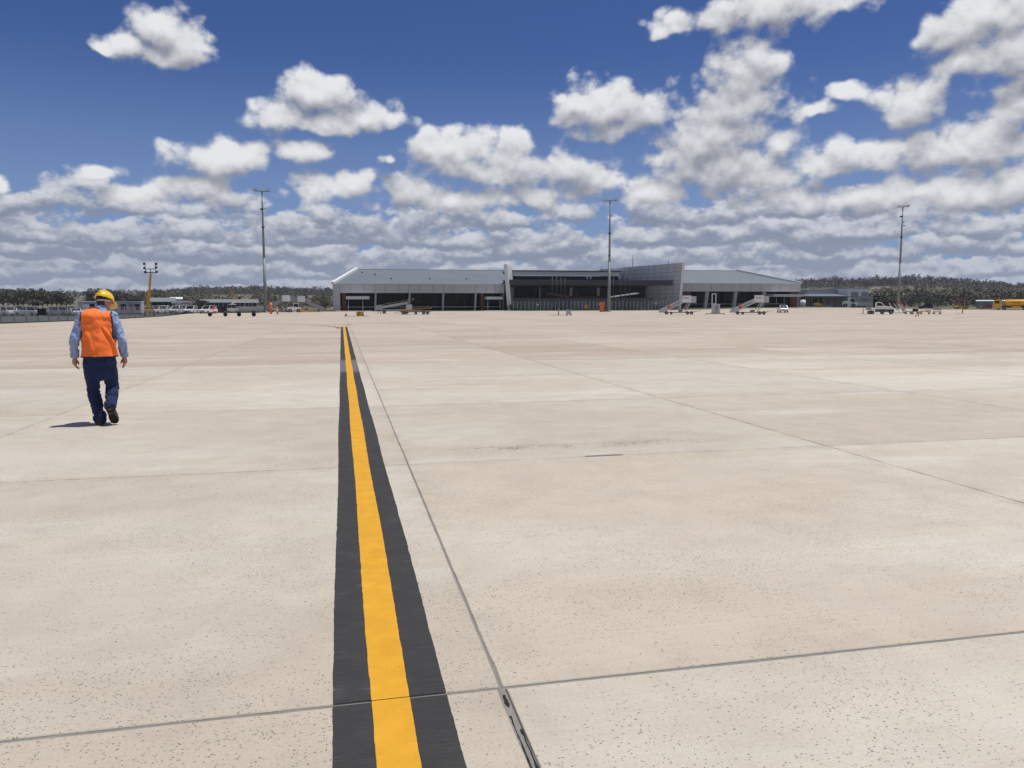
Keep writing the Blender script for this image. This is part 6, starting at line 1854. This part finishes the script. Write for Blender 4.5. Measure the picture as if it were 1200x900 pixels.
def build_person():
    # joints read off the photograph
    hipL, hipR = J(107, 424, 0.0), J(127, 424, 0.0)
    kneeL, kneeR = J(109.5, 458, 0.05), J(132.5, 455, 0.10)
    ankL, ankR = J(117, 489, 0.02), J(129.0, 477, -0.16)
    pel = J(117, 420, 0.0); waist = J(116.5, 405, 0.01); chest = J(115, 384, 0.03); neck = J(117.5, 362, 0.07)
    shL, shR = J(98.5, 369, 0.03), J(132.5, 370.5, 0.03)
    elL, elR = J(87.5, 398, 0.0), J(143.5, 400, 0.0)
    wrL, wrR = J(88.0, 417, 0.07), J(146.5, 417.5, 0.07)
    head = J(123.0, 352.5, 0.13)
    def hand(w, s, curl):
        out = []
        pal = w + Vector((s * 0.004, 0.015, -0.075))
        out.append((w, pal, 0.027, 0.034, (1, 0.62)))
        for k, (dx, L) in enumerate(((-0.030, 0.060), (-0.011, 0.072), (0.010, 0.068), (0.029, 0.054))):
            a = pal + Vector((s * dx * 0.35, dx * 0.9, -0.012)); b = a + Vector((-s * 0.006, dx * 0.2, -L * 0.55)); c = b + Vector((-s * curl * 0.03, 0.006, -L * 0.5))
            out += [(a, b, 0.0105, 0.0095), (b, c, 0.0095, 0.0078)]
        a = w + Vector((-s * 0.010, 0.034, -0.035)); b = a + Vector((-s * 0.024, 0.016, -0.035)); c = b + Vector((-s * 0.006, 0.002, -0.030))
        out += [(a, b, 0.013, 0.0115), (b, c, 0.0115, 0.009)]
        return out
    hd = Vector((0.60, 0.76, -0.30)).normalized()           # way the face looks: ahead, to the right and down
    rt = Vector((0.785, -0.62, 0.0)).normalized()
    upv = rt.cross(hd).normalized()
    body = [(hipL, kneeL, 0.070, 0.046), (kneeL, ankL, 0.044, 0.032), (hipR, kneeR, 0.070, 0.046), (kneeR, ankR, 0.044, 0.032),
            (pel, waist, 0.14, 0.13, (1.05, 0.75)), (waist, chest, 0.135, 0.145, (1.1, 0.72)), (chest, neck, 0.13, 0.06, (1.15, 0.75)), (shL, shR, 0.045, 0.045),
            (shL, elL, 0.040, 0.033), (elL, wrL, 0.032, 0.026), (shR, elR, 0.040, 0.033), (elR, wrR, 0.032, 0.026),
            (neck - Vector((0, 0.01, 0.02)), head - upv * 0.05, 0.062, 0.060),
            (head - hd * 0.022 + upv * 0.02, head + hd * 0.022 + upv * 0.012, 0.088, 0.082), (head + hd * 0.03 - upv * 0.045, head + hd * 0.055 - upv * 0.075, 0.058, 0.040),
            (head + hd * 0.088 - upv * 0.005, head + hd * 0.108 - upv * 0.030, 0.009, 0.014),                     # nose
            (head + hd * 0.080 - upv * 0.060, head + hd * 0.082 - upv * 0.058, 0.020, 0.016)]                     # mouth
    for s in (-1, 1):
        e = head + rt * (s * 0.083) - hd * 0.008 - upv * 0.012
        body.append((e + upv * 0.020, e - upv * 0.022 + hd * 0.006, 0.017, 0.011, (0.6, 1)))
        body.append((head + rt * (s * 0.032) + hd * 0.078 + upv * 0.004, head + rt * (s * 0.034) + hd * 0.080 + upv * 0.004, 0.012, 0.012))
    body += hand(wrL, -1, 1.0) + hand(wrR, 1, 0.6)
    person = skin('person', body, 0.0065, 3, M['skin'])
    tag(person, 'worker in orange vest, blue shirt and yellow hard hat walking away', 'person')
    person.location = PPL
    person.rotation_euler = (0, 0, facing(PPL))
    def wr(amp, fx, fz, seed, rough=1.0):
        def f(c):
            n = mnoise.fractal(Vector((c.x * fx + seed, c.y * fx, c.z * fz)), 0.8, 2.0, 3)
            return max(-0.011, amp * (abs(n) * -1.6 + 0.35))
        return f
    # hair under the helmet
    hair = skin('hair', [(head - hd * 0.036 + upv * 0.028, head - hd * 0.002 + upv * 0.035, 0.086, 0.084), (head - hd * 0.062 - upv * 0.020, head - hd * 0.048 - upv * 0.055, 0.056, 0.050),
                         (head + rt * 0.074 + upv * 0.025, head + rt * 0.079 - upv * 0.008, 0.026, 0.018), (head - rt * 0.074 + upv * 0.025, head - rt * 0.079 - upv * 0.008, 0.026, 0.018)],
                0.008, 2, M['hair'], person)
    # hard hat: shell, peak, band
    def hat_pt(a, b, R_=0.128, k=1.0):
        x, y, z = math.cos(b) * math.cos(a), math.cos(b) * math.sin(a), math.sin(b)
        return hc + rt * (x * R_ * 0.90) + tilt_f * (y * R_ * 1.14) + tilt_u * (z * R_ * 0.98 * k)
    tilt_f = (hd * 0.97 - upv * 0.10).normalized(); tilt_u = rt.cross(tilt_f).normalized()
    hc = head + upv * 0.030 - hd * 0.004
    mb = MB(); n = 40; rings = []
    for k in range(13):
        b = (k / 12) * math.pi / 2 * 0.985
        rings.append([hat_pt(2 * math.pi * i / n, b, 0.117 * (1 + 0.012 * (abs(math.cos(2 * math.pi * i / n)) < 0.10) * math.cos(b))) for i in range(n)])
    mb.loft(rings, True, True)
    # rolled edge that widens into the peak
    rim = []
    for j, (dr, dz) in enumerate(((0.0, 0.0), (1.0, -0.10), (1.05, -0.16), (0.55, -0.13), (-0.03, -0.03))):
        ring = []
        for i in range(n):
            a = 2 * math.pi * i / n
            fr = max(0.0, math.sin(a)) ** 1.6
            ext = 0.010 + 0.062 * fr
            base = hat_pt(a, 0.0, 0.117)
            out_ = (base - hc).normalized()
            ring.append(base + out_ * (ext * dr) + tilt_u * (dz * (0.05 + 0.28 * fr)))
        rim.append(ring)
    mb.loft(rim, True, False)
    hat = mb.build('hard_hat', M['helmet'], person)
    # crown ridge
    rg = MB(); rr = []
    for k in range(13):
        a = R(20 + 140 * k / 12)
        p0 = hc + tilt_f * (math.cos(a) * 0.117 * 1.15) + tilt_u * (math.sin(a) * 0.117 * 0.995)
        w = 0.016; nrm = (p0 - hc).normalized()
        rr.append([p0 + rt * w, p0 + rt * w * 0.6 + nrm * 0.007, p0 - rt * w * 0.6 + nrm * 0.007, p0 - rt * w, p0 - nrm * 0.006])
    rg.loft(rr); rg.build('crown_ridge', M['helmet'], hat)
    # cradle band and adjuster at the nape
    bd = MB(); rr = []
    for k in range(17):
        a = R(180 + 180 * k / 16)
        c = head + upv * (0.005 - 0.020 * math.sin(R(180 * k / 16))) + rt * (math.cos(a) * 0.096) + hd * (math.sin(a) * 0.116)
        nrm = (rt * math.cos(a) + hd * math.sin(a)).normalized()
        rr.append([c + upv * 0.011, c + upv * 0.011 + nrm * 0.004, c - upv * 0.011 + nrm * 0.004, c - upv * 0.011])
    bd.loft(rr); bd.build('head_band', M['helmet_strap'], hat)
    part('adjuster_knob', M['mark_red'], hat, ('cyl', head - hd * 0.118 - rt * 0.03 - upv * 0.014, head - hd * 0.126 - rt * 0.03 - upv * 0.014, 0.012, 0.011, 12))
    # shirt
    collar_up = neck + Vector((0.0, 0.0, 0.0))
    fs = wr(0.022, 10, 8, 3.0)
    shirt = skin('shirt', [(waist - Vector((0, 0, 0.12)), waist, 0.160, 0.162, (1.14, 0.74)), (waist, chest, 0.162, 0.162, (1.14, 0.70)), (chest, neck - Vector((0, 0.01, 0.035)), 0.145, 0.085, (1.14, 0.76)),
                           (shL + Vector((0.02, 0, 0)), shR - Vector((0.02, 0, 0)), 0.066, 0.066), (neck - Vector((0, 0.02, 0.06)), neck + Vector((0.006, 0.0, -0.004)), 0.088, 0.074),
                           (shL, elL, 0.072, 0.058), (elL, wrL + Vector((0, 0, 0.012)), 0.057, 0.047), (shR, elR, 0.072, 0.058), (elR, wrR + Vector((0, 0, 0.012)), 0.057, 0.047)],
                 0.0095, 4, M['shirt'], person, fs, cut=lambda c: c.z < wrL.z - 0.012 and abs(c.x) > 0.2)
    for w, s in ((wrL, -1), (wrR, 1)):           # cuffs
        mb = MB(); rr = []
        for dz, r in ((0.045, 0.054), (0.02, 0.053), (-0.010, 0.051), (-0.012, 0.045), (0.01, 0.042)):
            rr.append([w + Vector((r * math.cos(t) * 0.95 + s * 0.004, r * math.sin(t), dz + 0.004 * math.sin(2 * t))) for t in [2 * math.pi * i / 20 for i in range(20)]])
        mb.loft(rr, True, False); mb.build('cuff', M['shirt'], shirt)
    mb = MB(); rr = []
    for dz, r in ((-0.030, 0.092), (0.004, 0.080), (0.018, 0.077), (0.020, 0.071), (0.0, 0.070)):
        rr.append([neck + Vector((r * math.cos(t) * 1.03 + 0.002, 0.004 + r * math.sin(t) * 0.95, dz - 0.014 * max(0, math.sin(t)))) for t in [2 * math.pi * i / 24 for i in range(24)]])
    mb.loft(rr, True, False); mb.build('collar', M['shirt'], shirt)
    # vest: flat cut hem, bagging slightly over the belt
    hemz = J(0, 417.2).z; topz = J(0, 361).z
    def vfold(c):
        t = (c.z - hemz) / (topz - hemz)
        n = mnoise.fractal(Vector((c.x * 4.5 + c.z * 3.2, c.y * 3.0, c.z * 3.0 - c.x * 2.5)), 0.9, 2.0, 3)
        # a fold that runs from the right armhole down to the hem, and a slack pull across the back
        d1 = abs((c.x - 0.135) - (0.52 - t) * 0.20 - 0.03 * math.sin(t * 6))
        a = 0.020 * math.exp(-(d1 / 0.020) ** 2) * sstep(0.66, 0.5, t) - 0.016 * math.exp(-((d1 - 0.035) / 0.022) ** 2) * sstep(0.66, 0.5, t)
        d2 = abs((c.x + 0.06) + (t - 0.25) * 0.16)
        a += 0.014 * math.exp(-(d2 / 0.022) ** 2) * sstep(0.05, 0.15, t) * sstep(0.62, 0.4, t)
        return a + 0.018 * n
    vst = [(waist - Vector((0.0, 0, 0.20)), waist + Vector((0.004, 0, 0.0)), 0.205, 0.200, (1.10, 0.80)), (waist, chest, 0.200, 0.188, (1.10, 0.80)),
           (chest, neck - Vector((0.0, 0.015, 0.075)), 0.190, 0.117, (1.14, 0.80)),
           (J(102, 371, 0.02), J(128.5, 371.5, 0.02), 0.098, 0.098, (1, 1.1)), (J(105, 380, 0.02), J(126, 380, 0.02), 0.117, 0.117, (1, 0.98)), (J(106, 392, 0.02), J(127, 392, 0.02), 0.135, 0.135, (1, 1.0))]
    armL0, armR0 = J(91.5, 366, 0.02), J(139.0, 368, 0.02)
    def vcut(c):
        if c.z < hemz: return True
        # armholes
        for (a, s) in ((J(92.6, 376, 0.0), -1), (J(134.5, 378, 0.0), 1)):
            dx = (c.x - a.x) * s; dz = c.z - a.z
            if dx > -0.018 - 0.10 * max(0.0, dz) and -0.20 < dz: 
                if dx > -0.018 - 0.04 * math.sin(max(0, min(1, (dz + 0.20) / 0.36)) * math.pi): return True
        # neck opening
        if (c - (neck + Vector((0, 0.03, 0.035)))).length < 0.095: return True
        return False
    vest = skin('safety_vest', vst, 0.0095, 14, M['vest'], person, vfold, vcut)
    # trim: a bound edge along every open edge of the vest
    bm_ = bmesh.new(); bm_.from_mesh(vest.data)
    # smooth the cut edge a little
    bed = [e for e in bm_.edges if e.is_boundary]
    for _ in range(6):
        nw = {}
        for v in {v for e in bed for v in e.verts}:
            nb_ = [e.other_vert(v).co for e in v.link_edges if e.is_boundary]
            if len(nb_) == 2: nw[v] = v.co * 0.5 + (nb_[0] + nb_[1]) * 0.25
        for v, c in nw.items(): v.co = c
    bm_.to_mesh(vest.data)
    tm = MB()
    for e in bed:
        a, b = e.verts[0].co.copy(), e.verts[1].co.copy()
        if (a - b).length > 1e-5: tm.cyl(a, b + (b - a) * 0.15, 0.0085, 0.0085, 6)
    bm_.free()
    tm.build('trim', M['vest_trim'], vest)
    # jeans
    fj0 = wr(0.020, 9, 11, 8.0)
    fj = lambda c: fj0(c) * (0.45 + 0.8 * sstep(0.62, 0.35, c.z)) 
    jeans = skin('jeans', [(J(116.5, 412, 0.0), pel, 0.162, 0.170, (1.12, 0.80)), (pel, J(117, 434, 0.0), 0.165, 0.135, (1.14, 0.80)),
                           (hipL, kneeL, 0.104, 0.078), (kneeL, ankL + Vector((0, 0, 0.015)), 0.077, 0.070), (ankL + Vector((0, 0, 0.05)), ankL - Vector((0, 0, 0.02)), 0.076, 0.080),
                           (hipR, kneeR, 0.104, 0.082), (kneeR, ankR + (kneeR - ankR) * 0.10, 0.081, 0.070)],
                 0.0095, 4, M['jeans'], person, fj)
    part('back_pocket', M['jeans'], jeans, ('prism', [(J(124.5, 420).x, J(0, 419).z), (J(131.5, 420).x, J(0, 419).z), (J(131.5, 420).x, J(0, 426).z), (J(128, 420).x, J(0, 428).z), (J(124.5, 420).x, J(0, 426).z)], -0.150, -0.135))
    # boots
    def boot(ank, heel, toe, up, nm_):
        ax = (toe - heel).normalized(); L = (toe - heel).length
        sd = ax.cross(up).normalized()
        def ring(t, w, z0, z1):
            c = heel + ax * (L * t)
            return [c + sd * (w * math.cos(q)) * (1.0 if True else 1) + up * (z0 + (z1 - z0) * (0.5 + 0.5 * math.sin(q))) for q in [2 * math.pi * i / 16 for i in range(16)]]
        mb = MB()
        mb.loft([ring(0.0, 0.022, 0.018, 0.075), ring(0.03, 0.034, 0.016, 0.10), ring(0.2, 0.042, 0.016, 0.125), ring(0.42, 0.044, 0.016, 0.115), ring(0.65, 0.053, 0.016, 0.088), ring(0.85, 0.050, 0.016, 0.078), ring(0.96, 0.036, 0.017, 0.062), ring(1.0, 0.016, 0.02, 0.045)])
        c0 = heel + ax * (L * 0.2) + up * 0.09
        rr = []
        for t in (0.0, 0.5, 1.0):
            c = c0 + (ank - c0) * t
            rr.append([c + sd * (0.046 * math.cos(q)) + ax * (0.056 * math.sin(q)) for q in [2 * math.pi * i / 16 for i in range(16)]])
        mb.loft(rr)
        b = mb.build('boot', M['leather'], person)
        sm = MB()
        outl = [(0.0, 0.026), (0.06, 0.040), (0.25, 0.044), (0.45, 0.043), (0.68, 0.056), (0.88, 0.052), (1.0, 0.024)]
        loop = [heel + ax * (L * t) + sd * w for t, w in outl] + [heel + ax * (L * t) - sd * w for t, w in outl[::-1]]
        sm.loft([[p + up * 0.0 for p in loop], [p + up * 0.022 for p in loop]], False)
        so = sm.build('sole', M['sole'], b)
        tr = MB()
        for k in range(9):
            t = 0.08 + 0.105 * k
            if 0.38 < t < 0.5: continue
            w = np.interp(t, [q[0] for q in outl], [q[1] for q in outl]) * 0.9
            c = heel + ax * (L * t)
            tr.bar(c - sd * w - up * 0.004, c + sd * w - up * 0.004, 0.016, 0.008, up)
        tr.build('tread', M['rubber'], so)
        return b
    heelL = J(116.5, 497.9, -0.06); heelL.z = 0.008
    boot(ankL + Vector((0, 0, 0.02)), heelL, heelL + Vector((0.015, 0.295, 0.0)), Vector((0, 0, 1)), 'L')
    toeR = Vector((J(135.8, 496).x, -0.055, 0.016)); heelR = Vector((J(126.8, 477).x, -0.20, 0.262))
    ax = (toeR - heelR).normalized()
    upR = Vector((0.25, 1.0, 0.45)); upR = (upR - ax * upR.dot(ax)).normalized()
    boot(ankR, heelR, toeR, upR, 'R')
    return person
build_person()
